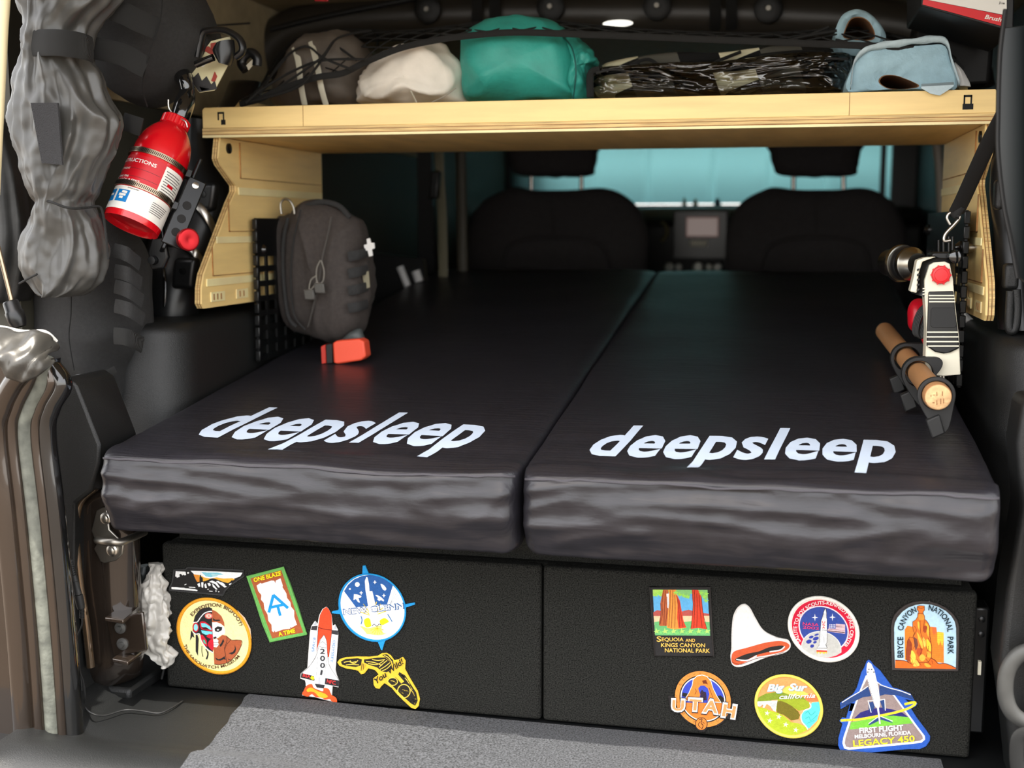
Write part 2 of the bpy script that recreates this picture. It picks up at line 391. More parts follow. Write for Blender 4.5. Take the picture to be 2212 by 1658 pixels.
def top_letters(root, s, pa, pb, hpx, seed):
    v, f = text2d(s, .026, .28, 1.03); w = v[:, 0].max(); x0 = v[:, 0].min()
    A = P(*pa, Z=.392); B = P(*pb, Z=.392)
    hgt = abs(P(pa[0], pa[1] - hpx, Z=.392).y - A.y)
    xh = text2d('x', .0)[0][:, 1].max()
    from mathutils.bvhtree import BVHTree
    cov = [c for c in root.children if c.name.startswith('cover')][0]
    bvh = BVHTree.FromPolygons([tuple(Vector(q.co) + woff(root)) for q in cov.data.vertices], [tuple(p.vertices) for p in cov.data.polygons])
    mb = MB(); vs_ = []
    b = bmesh.new(); bv = [b.verts.new((x, y, 0)) for x, y in v]
    for ff in f:
        try: b.faces.new([bv[i] for i in ff])
        except Exception: pass
    bmesh.ops.triangulate(b, faces=b.faces); 
    for _ in range(2): bmesh.ops.subdivide_edges(b, edges=[e for e in b.edges if e.calc_length() > .08], cuts=1); bmesh.ops.triangulate(b, faces=b.faces)
    b.verts.ensure_lookup_table(); b.verts.index_update()
    for q in b.verts:
        x, y = q.co.x, q.co.y
        p = A.lerp(B, (x - x0) / (w - x0)); p = Vector((p.x, p.y + y / xh * hgt, 0))
        h = bvh.ray_cast(Vector((p.x, p.y, 1)), Vector((0, 0, -1)))[0]
        vs_.append((p.x, p.y, (h.z if h else mat_top(p.y)) + .0009))
    mb.add(vs_, [tuple(q.index for q in ff.verts) for ff in b.faces]); b.free()
    o = obj('printed_lettering', mb, M_word, root, recalc=False); o['label'] = 'pale blue-white printed lettering'; return o
top_letters(mL, 'deepsleep', (420, 946), (1018, 972), 27, 1)
top_letters(mR, 'deepsleep', (1268, 987), (1942, 1006), 27, 2)
# ================================================================ shelf
sh = thing('wooden_shelf', 'birch plywood shelf spanning the cargo area on two notched side panels', 'shelf', (0, .5, .556))
Y0 = .28
def PX(u, v): return P(u, v, Y=Y0)
xl, xr = -.626, .604
mb = MB(); mb.box((xl + .006, Y0 + .012, .835), (xr - .006, .76, .848)); obj('deck', mb, M_woodx, sh, bevel=.0008)
mb = MB(); lip = [(xl, Y0, .8485), (xl, Y0, .878), (xl + .004, Y0, .882), (xr - .004, Y0, .882), (xr, Y0, .878), (xr, Y0, .8485)]
mb.prism(lip, (0, .012, 0)); obj('front_lip', mb, M_wood, sh, bevel=.0008)
# laminated edge strip in front of the deck, plies one by one
zs = [(.8335, .8372, M_bat), (.8372, .8388, M_edged), (.8388, .8432, M_edge), (.8432, .8444, M_edged), (.8444, .8483, M_edge)]
for a, b, m_ in zs:
    mb = MB(); mb.box((xl, Y0 - .001 - (.0006 if m_ is not M_edged else 0), a), (xr, Y0 + .0115, b)); obj('ply_layer', mb, m_, sh)
for x in (-.45, .40):
    mb = MB(); mb.box((x, Y0 - .0004, .849), (x + .0008, Y0, .8815)); obj('lip_joint', mb, M_edged, sh)
M_hole = mat('slot_dark', (12, 11, 10), .8)
for u in (470, 2082):
    v = 242 if u < 1000 else 205
    a = PX(u, v); 
    mb = MB(); w_, h_ = .0115, .0205
    x = a.x; z = a.z
    mb.prism([(x, Y0 - .0006, z), (x + w_, Y0 - .0006, z), (x + w_, Y0 - .0006, z - .003), (x, Y0 - .0006, z - .003)], (0, .0006, 0))
    mb.box((x, Y0 - .0006, z - .013), (x + .0022, Y0, z)); mb.box((x + w_ - .0022, Y0 - .0006, z - .013), (x + w_, Y0, z)); mb.box((x + (.006 if u < 1000 else -.001), Y0 - .0006, z - h_), (x + w_ + .002, Y0, z - .0125))
    obj('strap_slot', mb, M_hole, sh)
pp = [(.29, .834), (.281, .80), (.288, .79), (.343, .757), (.343, .748), (.322, .728), (.216, .612), (.207, .59), (.205, .565), (.212, .557), (.74, .557), (.74, .834)]
for sx, x0 in ((-1, -.600), (1, .590)):
    base = [Vector((x0, y, z)) for y, z in pp]
    layers = 5
    for i in range(layers):
        t = .003 if i % 2 == 0 else .0016
        xx = x0 + sx * (sum((.003 if j % 2 == 0 else .0016) for j in range(i)))
        sc = .0006 if i % 2 else 0
        mb = MB(); mb.prism([Vector((xx, y + sc, z)) for y, z in pp], (sx * t, 0, 0)); obj('side_panel' if i == 0 else 'ply_layer', mb, (M_wood if i == 0 else (M_edged if i % 2 else M_edge)), sh)
    xi = x0 - sx * .0022
    def strip(y0, y1, z0, z1, dz=0, m_=M_bat, nm='batten'):
        mb = MB(); mb.prism([(x0, y0, z0), (x0, y1, z0 + dz), (x0, y1, z1 + dz), (x0, y0, z1)], (-sx * .0022, 0, 0)); obj(nm, mb, m_, sh, bevel=.0004)
    strip(.350, .735, .742, .755); strip(.262, .735, .661, .672); strip(.222, .735, .592, .604)
    strip(.235, .285, .566, .582, nm='slot_plate'); strip(.33, .375, .566, .582, nm='slot_plate'); strip(.50, .56, .566, .582, nm='slot_plate')
    for y in (.242, .255, .268, .34, .355):
        mb = MB(); mb.box((xi - .0006, y, .569), (xi + .0006, y + .004, .579)); obj('slot', mb, M_edged, sh)
    mb = MB(); mb.lathe((x0, .318, .818), (-sx, 0, 0), [(0, .0085), (.003, .0085), (.0035, .006)], 24); obj('bolt', mb, M_black, sh)
    mb = MB()
    for (y0, y1, z0, z1) in ((.36, .73, .77, .83), (.31, .73, .68, .735), (.245, .73, .608, .656)):
        for a, b in (((y0, z0), (y1, z0)), ((y0, z0), (y0, z1))):
            mb.box((min(xi, x0) , a[0], a[1]), (max(xi, x0), max(b[0], a[0] + .001), max(b[1], a[1] + .001)))
    obj('routed_line', mb, M_edged, sh)
# left top corner block of the shelf that shows behind the net
for x in (-.615, .565):
    mb = MB(); mb.prism([(x, .36, .8485), (x, .74, .8485), (x, .74, .905), (x, .40, .905), (x, .36, .88)], (.012, 0, 0)); obj('side_rail', mb, M_wood, sh)
# ================================================================ left side of the opening
def poly_px(pts, Y): return [P(u, v, Y=Y) for u, v in pts]
# painted door frame: parallel ribs that run down the opening and turn outward at the belt line
ribs = [('trim_2', 4, 26, M_bronze, -.22), ('trim_3', 34, 14, M_bronze, -.215), ('trim_4', 62, 17, mat('grey_seal', (92, 94, 86), .75, var=.3, vscale=60, bump=.4, bscale=150), -.205), ('trim_5', 84, 13, M_bronze, -.20), ('trim_6', 108, 20, mat('gloss_black', (18, 18, 18), .12, coat=1), -.19)]
for i, (nm, o_, w_, m_, Y) in enumerate(ribs):
    path = [(o_ + 62, 1720), (o_ + 40, 1400), (o_ + 14, 1120), (o_ - 6, 940), (o_ + 4, 880), (o_ + 28, 830), (o_ + 60 - i * 14, 790), (o_ + 74 - i * 18, 772)]
    pts = crom([P(u, v, Y=Y) for u, v in path], 8)
    mb = MB(); mb.tube(pts, w_ * .6 / 1000 * .95, 16, flat=1.3, up=(1, 0, 0)); struct(nm, mb, m_)
mb = MB(); mb.prism(poly_px([(-120, 1760), (-120, 760), (40, 760), (105, 790), (40, 880), (30, 940), (60, 1400), (120, 1760)], -.195), (0, .03, 0)); struct('trim_7', mb, M_bronze)
# upper body edge, cream paint
pts = crom([P(u, v, Y=-.2) for u, v in [(26, -320), (14, -60), (6, 60), (2, 140), (-6, 300), (-12, 420)]], 6)
mb = MB(); mb.tube(pts, .007, 10); struct('trim_8', mb, M_cream)
mb = MB(); mb.prism(poly_px([(-85, -330), (-3, -330), (-3, -60), (-8, 60), (-14, 300), (-24, 420), (-50, 520), (-50, 770), (-85, 770)], -.19), (0, .02, 0)); struct('trim_9', mb, M_shell)
# inner matte pillar trim
mb = MB(); mb.prism(poly_px([(106, 870), (140, 812), (165, 830), (215, 960), (214, 1000), (196, 1060), (160, 1090), (158, 1300), (172, 1460), (196, 1680), (148, 1680), (128, 1300), (112, 960)], -.10), (0, .10, 0))
struct('trim_10', mb, M_plas, bevel=.004)
# glossy latch pillar
rows = [((178, 1030), (300, 1030), -.02), ((150, 1075), (296, 1060), -.04), ((150, 1130), (298, 1130), -.04), ((156, 1250), (300, 1250), -.04), ((168, 1370), (306, 1370), -.04), ((178, 1440), (306, 1430), -.04), ((196, 1475), (300, 1460), -.02)]
mb = loft(rows, -.04, .035, seg=48); struct('trim_11', mb, mat('bronze_pillar', (52, 44, 38), .2, metal=.5, coat=1), angle=60)
pts = crom([P(u, v, Y=-.085) for u, v in [(205, 1052), (172, 1085), (163, 1150), (172, 1260), (186, 1350), (196, 1440)]], 8)
mb = MB(); mb.tube(pts, .0062, 14); struct('trim_12', mb, mat('bronze_gloss', (120, 100, 78), .12, metal=.8, coat=1), angle=80)
# floor well behind latch pillar
mb = MB(); mb.prism([Vector((-.80, -.06, .0)), Vector((-.80, .4, .0)), Vector((-.60, .4, .0)), Vector((-.60, -.06, .0))], (0, 0, .02)); struct('trim_13', mb, M_plas, bevel=.006)
# striker
Z3 = lambda x, y: (x / 3.684, 850 + y / 3.684)
st = thing('door_striker', 'silver steel door striker with a bent loop bolted to the glossy left pillar', 'striker', tuple(P(235, 1215, Y=-.09)))
mb = MB(); mb.prism(poly_px([Z3(*q) for q in [(765, 930), (800, 908), (850, 905), (870, 1080), (985, 1190), (975, 1275), (920, 1330), (835, 1350), (795, 1335), (745, 1235), (765, 1200), (725, 1090)]], -.085), (0, .004, 0)); obj('plate', mb, M_dsteel, st, bevel=.0015)
mb = MB(); mb.tube(crom([P(*Z3(x, y), Y=yy) for x, y, yy in [(775, 1165, -.084), (820, 1175, -.10), (890, 1180, -.105), (960, 1180, -.10), (1040, 1150, -.08), (1150, 1100, -.03)]], 6), .0055, 12); obj('loop', mb, M_dsteel, st)
for x, y in ((895, 1245), (845, 990)):
    c = P(*Z3(x, y), Y=-.085); mb = MB(); mb.lathe(c, (0, -1, 0), [(0, .0085), (.002, .0085), (.003, .006), (.006, .0055), (.007, .003)], 24); obj('bolt', mb, M_steel, st)
# hinge bracket
Z4 = lambda x, y: (x / 3.264, 1150 + y / 3.264)
hg = thing('hinge_bracket', 'dark bronze flanged hinge bracket with two round bolts low on the left pillar', 'bracket', tuple(P(265, 1430, Y=-.08)))
mb = MB(); mb.prism(poly_px([Z4(*q) for q in [(752, 615), (1005, 560), (1035, 830), (795, 880)]], -.078), (0, .006, 0)); obj('plate', mb, M_bronze, hg, bevel=.002)
for q, yz in ([(738, 596), (900, 482), (992, 512), (868, 618)], 600), ([(790, 884), (900, 806), (1040, 806), (900, 912)], 890):
    zz = P(*Z4(q[0][0], yz), Y=-.10).z
    mb = MB(); mb.prism([P(*Z4(*x), Z=zz) for x in q], (0, 0, -.006)); obj('flange', mb, M_bronze, hg, bevel=.0015)
for x, y, r in ((850, 670, .0085), (866, 783, .0088)):
    c = P(*Z4(x, y), Y=-.078); mb = MB(); mb.lathe(c, (0, -1, 0), [(0, r), (.002, r), (.003, r * .5), (.007, r * .45)], 24); obj('bolt', mb, mat('grey_bolt', (96, 96, 94), .4, metal=.6), hg)
# plastic bag
mb = loft([(Z4(1065, 215), Z4(1130, 220), .0, .006), (Z4(1030, 300), Z4(1150, 300), -.01, .012), (Z4(1000, 430), Z4(1170, 430), -.012, .016), (Z4(975, 560), Z4(1190, 560), -.012, .016), (Z4(1000, 700), Z4(1195, 700), -.012, .016), (Z4(1025, 800), Z4(1200, 800), -.012, .014), (Z4(1100, 900), Z4(1210, 900), -.01, .01), (Z4(1140, 950), Z4(1185, 950), -.01, .005)], .0, .02, seg=120, pleat=(9, .14), wr=.010, ws=60, seed=3, sub=10)
o = obj('plastic_bag', mb, mat('white_film', (214, 210, 202), .28, trans=.25, spec=.7), angle=50); tag(o, 'crumpled white plastic bag stuffed left of the black carpeted box', 'bag')
mb = loft([(Z4(972, 235), Z4(1050, 232), .05, .01), (Z4(968, 330), Z4(1040, 330), .05, .02), (Z4(990, 450), Z4(1040, 450), .05, .02), (Z4(1000, 520), Z4(1030, 520), .05, .01)], .05, .02, seg=60, pleat=(7, .12), wr=.006, ws=70, seed=9)
o = obj('grey_bag', mb, mat('grey_film', (92, 98, 98), .35, spec=.6), angle=50); tag(o, 'small grey plastic bag tucked behind the crumpled white bag', 'bag')
# cable with plug
cb = thing('power_cable', 'thin black cable with an inline plug hanging by the left pillar', 'cable', tuple(P(180, 1543, Z=.004)))
cp = [P(*Z4(x, y), Y=-.125) for x, y in [(425, -60), (440, 20), (465, 110), (492, 190)]]
mb = MB(); mb.tube(crom(cp, 6), .0012, 8); obj('wire', mb, M_rub, cb)
cp = [P(*Z4(578, 600), Y=-.125), P(*Z4(578, 650), Y=-.125), P(*Z4(545, 740), Y=-.125), P(*Z4(536, 850), Y=-.125), P(*Z4(538, 930), Y=-.125), P(*Z4(585, 1040), Y=-.12), P(*Z4(600, 1150), Y=-.12), P(*Z4(602, 1225), Y=-.12)] + [P(*Z4(x, y), Z=z) for x, y, z in [(650, 1275, .02), (740, 1288, .014), (880, 1250, .012), (1000, 1256, .012), (1120, 1272, .01), (1210, 1235, .01), (1290, 1185, .008)]]
mb = MB(); mb.tube(crom(cp, 6), .0013, 8); obj('wire', mb, M_rub, cb)
def rodp(a, b, prof, m_, nm, par, yy=-.125):
    A = P(*Z4(*a), Y=yy); B = P(*Z4(*b), Y=yy); L = (B - A).length
    mb = MB(); mb.lathe(A, B - A, [(h * L, r) for h, r in prof], 20); return obj(nm, mb, m_, par)
rib_ = []
for i in range(7): rib_ += [(i / 7, .0036), ((i + .45) / 7, .0036), ((i + .5) / 7, .0022), ((i + .95) / 7, .0022)]
rodp((497, 195), (520, 300), rib_, M_rub, 'strain_relief', cb); rodp((577, 535), (578, 605), rib_, M_rub, 'strain_relief', cb)
rodp((520, 300), (550, 435), [(0, .0042), (.3, .005), (.32, .0045), (1, .0056)], M_rub, 'plug', cb)
rodp((552, 440), (574, 540), [(0, .0062), (.7, .0058), (.95, .005), (1, .003)], M_rub, 'socket', cb)
mb = MB(); mb.tube(crom([P(*Z4(x, y), Y=.0) for x, y in [(1192, 890), (1160, 950), (1140, 1030)]], 6), .0018, 8); o = obj('short_cable', mb, M_rub); tag(o, 'short black wire end dangling below the crumpled white bag', 'cable')
# wheel housing trims, left and right
for sx, nm in ((-1, 'trim_14'), (1, 'trim_15')):
    out = [(sx * .60, .75), (sx * .60, .19), (sx * .607, .155), (sx * .63, .125), (sx * .66, .115), (sx * .80, .115), (sx * .80, .75)]
    k = len(out); vs_ = []; zz = [.28 if sx < 0 else .12, .52, .532, .538]; ins = [0, 0, .004, .013]
    for z, i_ in zip(zz, ins):
        for x, y in out: vs_.append((x + sx * i_ * (1 if abs(x) < .7 else 0), y + i_ * (1 if y < .5 else 0), z + (.0)))
    fs = [(j * k + i, j * k + (i + 1) % k, (j + 1) * k + (i + 1) % k, (j + 1) * k + i) for j in range(3) for i in range(k)] + [tuple(range(3 * k, 4 * k)), tuple(reversed(range(k)))]
    mb = MB(); mb.add(vs_, fs); struct(nm, mb, M_plas, bevel=.006, seg=3, angle=50)
# padded roll bar, left
rows = [((398, 255), (470, 262), .42), ((380, 330), (476, 340), .41), ((356, 420), (498, 425), .39), ((330, 500), (470, 520), .36), ((318, 590), (440, 600), .33), ((320, 660), (424, 670), .32), ((326, 705), (420, 705), .32)]
rb = thing('roll_bar', 'black padded roll bar leg behind the red extinguisher', 'roll bar', tuple(P(370, 700, Y=.33)))
obj('padding', loft(rows, .2, .045, seg=40), M_plas2, rb, angle=60)
for u, v, w in ((446, 425, 26), (402, 590, 28)):
    c = P(u, v, Y=.345 if v < 500 else .285); k = .00074; mb = MB(); mb.obox(c, (w * k, 0, 0), (0, .012, 0), (.004, 0, w * 1.25 * k)); bo = obj('boss', mb, M_plas2, rb, bevel=.008, seg=4)
    mb = MB(); mb.lathe(c + Vector((0, -.0125, .004)), (0, -1, 0), [(0, .006), (.001, .0055), (.0012, .003)], 20); obj('dimple', mb, M_black, bo)
mb = MB(); mb.tube(crom([P(x, y, Y=yy) for x, y, yy in [(350, 560, .30), (356, 600, .285), (357, 640, .28), (352, 690, .28)]], 6), .0035, 10); obj('glossy_edge', mb, mat('gloss_black', (18, 18, 18), .12, coat=1), rb)
# upper dark hose and trim behind the bags
mb = loft([((500, 178), (560, 176), .5, .03), ((485, 220), (545, 220), .45, .04), ((455, 270), (520, 270), .4, .04)], .5, .04, seg=30); o = obj('pillar_cover', mb, M_plas2, angle=60); o['kind'] = 'structure'; o.name = 'trim_16'
# ================================================================ fire extinguisher
B0 = P(284, 486, Y=.03); T0 = P(383, 256, Y=.105); AX = (T0 - B0).normalized(); LX = (T0 - B0).length
VW = (CAM - B0); VW = (VW - AX * AX.dot(VW)).normalized(); RT = AX.cross(VW)
if (RM.transposed() @ RT).x < 0: RT = -RT
def cyl(phi, h, r): q = math.radians(phi); return B0 + AX * h * LX + (VW * math.cos(q) + RT * math.sin(q)) * r
R_ = .0415
fe = thing('fire_extinguisher', 'red fire extinguisher strapped tilted to the left roll bar', 'fire extinguisher', tuple(B0))
mb = MB(); mb.lathe(B0, AX, [(.03 * LX, .001), (.03 * LX, .034), (0.0, .0375), (-.002, .0405), (.004, R_), (.62 * LX, R_), (.70 * LX, R_ * .97), (.78 * LX, R_ * .88), (.85 * LX, R_ * .72), (.90 * LX, R_ * .55), (.92 * LX, R_ * .42), (.93 * LX, R_ * .40)], 64, ref=VW)
obj('body', mb, M_red, fe, angle=35)
rp = [(.90 * LX, .02)]; 
mb = MB(); n_ = 60
vs_ = []; fs = []
for j, h in enumerate((.915, .92, .99, 1.0)):
    for k in range(n_): r = .0205 * (1 if j in (1, 2) else .93) + (.0008 if (k % 2 and j in (1, 2)) else 0); vs_.append(cyl(360 * k / n_, h, r))
for j in range(3):
    for k in range(n_): fs.append((j * n_ + k, j * n_ + (k + 1) % n_, (j + 1) * n_ + (k + 1) % n_, (j + 1) * n_ + k))
fs.append(tuple(range(3 * n_, 4 * n_))); mb.add(vs_, fs); obj('cap', mb, M_red, fe, angle=20)
def cyl_patch(p0, p1, h0, h1, r, nu=24, sl0=0, sl1=0):
    vs_ = []; fs = []
    for i in range(nu + 1):
        for j in range(2): ph = p0 + (p1 - p0) * i / nu; vs_.append(cyl(ph, (h0 if j == 0 else h1), r))
    for i in range(nu): fs.append((2 * i, 2 * i + 2, 2 * i + 3, 2 * i + 1))
    return vs_, fs
lb = MB(); M_lab = [mat('label_white', (232, 230, 222), .4), mat('label_red', (196, 14, 30), .4), mat('label_blue', (18, 120, 190), .4), mat('label_ink', (40, 38, 38), .5)]
lb.add(*cyl_patch(-100, 84, .04, .24, R_ + .0004), 0); lb.add(*cyl_patch(-100, 84, .255, .52, R_ + .0004), 1); lb.add(*cyl_patch(18, 80, .255, .51, R_ + .0006), 0)
for a, b in ((-84, -62), (-56, -28)): lb.add(*cyl_patch(a, b, .10, .205, R_ + .0006), 2)
for a, b, h in ((-50, -34, .15), (-47, -38, .125), (-45, -33, .175), (-80, -67, .15)):   # pale hand pictograms
    lb.add(*cyl_patch(a, b, h, h + .02, R_ + .0008), 0)
for i in range(9): lb.add(*cyl_patch(22 + (i % 2) * 2, 60 + (i * 7 % 13), .47 - i * .022, .476 - i * .022, R_ + .0008), 3)
for i in range(6): lb.add(*cyl_patch(20, 62 - i * 2, .185 - i * .017, .190 - i * .017, R_ + .0006), 3)
for h in (.40, .33): lb.add(*cyl_patch(-100, 14, h, h + .0025, R_ + .0006), 3)
lb.add(*cyl_patch(34, 50, .36, .385, R_ + .0009), 1)
obj('label', lb, M_lab, fe, recalc=False)
def cyl_text(s, p0, p1, h0, hh, mi, r=R_ + .001, bold=.02):
    v, f = text2d(s, bold); w = v[:, 0].max(); tb.add([cyl(p0 + (p1 - p0) * x / w, h0 + y / caph() * hh, r) for x, y in v], f, mi)
tb = MB(); cyl_text('INSTRUCTIONS', -92, 0, .455, .030, 0); cyl_text('HOLD UPRIGHT', -96, -50, .385, .018, 0); cyl_text('PULL RING PIN', -96, -46, .315, .018, 0); cyl_text('START BACK 8 FEET', -96, -18, .285, .018, 0); cyl_text('ELECTRICAL EQUIPMENT', -36, -12, .222, .008, 1)
obj('printed_lettering', tb, [M_lab[0], M_lab[3]], fe, recalc=False)
M_strapm = mat('worm_steel', (168, 150, 128), .3, metal=1)
for h in (.545, .245):
    mb = MB(); vs_ = []; fs = []; n_ = 72
    for i in range(n_ + 1):
        ph = -110 + 205 * i / n_
        for hh, r in ((h, R_ + .0004), (h, R_ + .0022), (h + .045, R_ + .0022), (h + .045, R_ + .0004)): vs_.append(cyl(ph, hh, r))
    for i in range(n_):
        for j in range(4): fs.append((4 * i + j, 4 * i + 4 + j, 4 * i + 4 + (j + 1) % 4, 4 * i + (j + 1) % 4))
    mb.add(vs_, fs); ba = obj('hose_clamp', mb, M_strapm, fe, angle=30)
    mb = MB()
    for i in range(42):
        ph = -96 + 3.4 * i
        a = [cyl(ph + dx, h + dh, R_ + .0024) for dx, dh in ((0, .008), (1.5, .008), (2.6, .037), (1.1, .037))]; mb.add(a, [(0, 1, 2, 3)])
    obj('slots', mb, M_edged if False else mat('slot_dark', (12, 11, 10), .8), ba, recalc=False)
    c = cyl(72, h + .022, R_ + .006); mb = MB(); mb.obox(c, AX * .006, RT * .004 + VW * .001, VW * .008); obj('clamp_screw', mb, M_black, ba, bevel=.001)
# bracket plate along the right side, holes, foot
mb = MB(); c = cyl(96, .33, R_ + .012); mb.obox(c, AX * LX * .42, RT * .003, (VW * 1.0) * .016); obj('mount_plate', mb, M_black, fe, bevel=.002)
mb = MB(); c = cyl(80, .26, R_ + .020); mb.obox(c, AX * .055, RT * .014, VW * .002); pl_ = obj('perforated_plate', mb, M_black, fe, bevel=.003)
for t in (-.6, -.2, .2):
    mb = MB(); mb.lathe(c + AX * .055 * t + VW * .0022, VW, [(0, .0065), (.0004, .0064), (.0005, .005)], 20); obj('hole', mb, mat('slot_dark', (12, 11, 10), .8), pl_)
mb = MB(); mb.lathe(c + AX * .044 + VW * .002, VW, [(0, .005), (.003, .005), (.004, .002)], 12); obj('bolt', mb, M_steel, pl_)
# valve and neck
mb = MB(); mb.tube(crom([P(x, y, Y=yy) for x, y, yy in [(388, 256, .10), (398, 225, .11), (404, 200, .12), (400, 176, .12), (392, 160, .13)]], 6), [.013 + .002 * math.sin(i * .3) for i in range(25)], 16); obj('valve_neck', mb, mat('gloss_black', (18, 18, 18), .12, coat=1), fe)
mb = MB(); mb.tube(crom([P(x, y, Y=.09) for x, y in [(364, 215), (366, 235), (382, 252), (400, 262), (405, 275)]], 6), .0012, 8); obj('wire_pin', mb, M_steel, fe)
# clamp on the roll bar with red knob
ck = thing('roll_bar_clamp', 'quick release roll bar clamp with a red knob and two steel bands below the extinguisher', 'clamp', tuple(P(400, 540, Y=.1)))
def arc(pts, w, nm, Y):
    q = crom([P(u, v, Y=y) for u, v, y in pts], 8); mb = MB(); mb.tube(q, w, 10, flat=.25, up=AX); obj(nm, mb, M_steel, ck)
arc([(398, 434, .335), (418, 438, .33), (436, 452, .33), (452, 474, .335), (464, 500, .345)], .0068, 'steel_band', 0)
arc([(396, 528, .305), (410, 536, .30), (424, 548, .30), (438, 568, .31)], .0068, 'steel_band', 0)
kx = Vector((.8, -.6, 0)).normalized(); kc = P(386, 517, Y=.06)
mb = MB(); mb.lathe(kc, kx, [(0, .006), (.002, .0085), (.004, .006), (.018, .006), (.022, .011), (.024, .0155), (.030, .0165), (.034, .0165), (.036, .015), (.0365, .013), (.0345, .003)], 40); obj('knob', mb, mat('red_anodised', (178, 26, 34), .3, metal=.7), ck, angle=30)
mb = MB(); mb.lathe(kc, -kx, [(0, .012), (.03, .012), (.031, .008)], 24); obj('clamp_body', mb, M_black, ck)
mb = MB(); mb.prism(poly_px([(318, 545), (336, 480), (348, 478), (362, 555), (352, 580), (325, 582)], .06), (0, .01, 0)); obj('clamp_jaw', mb, M_black, ck, bevel=.003)
mb = MB(); mb.lathe(P(331, 562, Y=.058), (0, -1, 0), [(0, .007), (.006, .006), (.0062, .003)], 20); obj('hex_socket', mb, M_black, ck)
# ================================================================ gathered black bag, left
M_sat = mat('satin_black_cloth', (72, 71, 68), .38, var=.1, vscale=30, bump=.25, bscale=30, spec=.6)
gb = thing('rolled_awning_bag', 'long black satin gathered bag hanging in the upper left corner', 'bag', tuple(P(150, 640, Y=.0)))
rows = [((20, -60), (285, -60)), ((42, 0), (252, 0)), ((60, 50), (205, 50)), ((62, 80), (188, 92)), ((64, 112), (186, 124)), ((52, 150), (205, 160)), ((38, 205), (232, 220)), ((33, 260), (250, 262)), ((40, 310), (240, 320)), ((60, 370), (222, 360)), ((84, 420), (200, 410)), ((92, 440), (184, 440)), ((72, 480), (206, 480)), ((56, 530), (222, 530)), ((54, 575), (218, 585)), ((80, 612), (196, 622)), ((112, 636), (160, 640))]
obj('cloth', loft([(a, b, -.03) for a, b in rows], -.03, .048, seg=180, pleat=(15, .085), wr=.004, ws=34, seed=1, sub=8), M_sat, gb, angle=80)
mb = MB(); q = [P(58, 92, Y=-.01), P(62, 94, Y=-.06), P(90, 92, Y=-.084), P(125, 92, Y=-.09), P(160, 96, Y=-.084), P(186, 102, Y=-.07), P(200, 108, Y=-.05)]
mb.tube(crom(q, 6), .0175, 12, flat=.10, up=(0, 0, 1)); obj('strap', mb, M_web, gb)
mb = MB()
for r0, dv in ((.0018, 0),):
    mb.tube(crom([P(u, v, Y=y) for u, v, y in [(86, 432, -.05), (110, 436, -.085), (140, 447, -.09), (165, 450, -.085), (190, 448, -.06), (214, 446, -.04), (222, 460, -.04), (228, 500, -.05), (234, 560, -.05)]], 6), r0, 8)
mb.tube(crom([P(u, v, Y=y) for u, v, y in [(42, 612, -.07), (60, 602, -.085), (80, 592, -.09)]], 5), .0016, 8)
obj('drawcord', mb, M_web, gb)
mb = MB(); q = [P(u, v, Y=-.088) for u, v in [(66, 222), (124, 222), (134, 356), (90, 352)]]; mb.prism(q, (0, .004, 0)); obj('hook_patch', mb, mat('hook_fastener', (58, 58, 60), .9, bump=1, bscale=500), gb)
mb = MB(); mb.prism(poly_px([(200, 200), (258, 258), (208, 360), (204, 300)], -.03), (0, .004, 0)); obj('fastener_flap', mb, mat('loop_fastener', (30, 31, 31), .95, bump=1, bscale=500), gb, bevel=.001)
# ================================================================ round black duffel
db = thing('black_duffel', 'rounded black canvas bag with webbing straps at the top left of the opening', 'bag', tuple(P(330, 235, Y=.08)))
obj('body', blob([(190, -60), (300, -70), (400, -50), (440, 20), (462, 90), (440, 150), (405, 190), (372, 212), (330, 232), (290, 225), (258, 195), (225, 150), (205, 110), (190, 40)], .16, .10, wr=.004, ws=(14,) * 3, seed=4, ridges=.003, rs=(9, 9, 9)), M_cord, db, angle=180)
def band(pts, w, par, nm='webbing', m_=M_web, up=(0, 0, 1), fl=.12, th=None):
    mb = MB(); mb.tube(crom([P(u, v, Y=y) for u, v, y in pts], 6), w, 12, flat=fl, up=up); return obj(nm, mb, m_, par)
band([(205, 104, .0), (235, 110, -.005), (270, 120, -.005), (300, 137, 0), (316, 145, .005)], .0155, db)
band([(240, 20, .0), (270, 30, -.005), (300, 45, -.003), (340, 62, .01)], .0155, db)
mb = MB(); mb.tube(crom([P(u, v, Y=y) for u, v, y in [(350, -20, .02), (350, 15, .01), (342, 60, .006), (325, 105, .004), (314, 150, .006), (308, 190, .02), (318, 230, .05)]], 6), .0011, 6); obj('seam', mb, mat('seam_dark', (14, 14, 14), .9), db)
band([(268, 262, .04), (285, 268, .03), (306, 275, .03)], .013, db, 'strap_end')
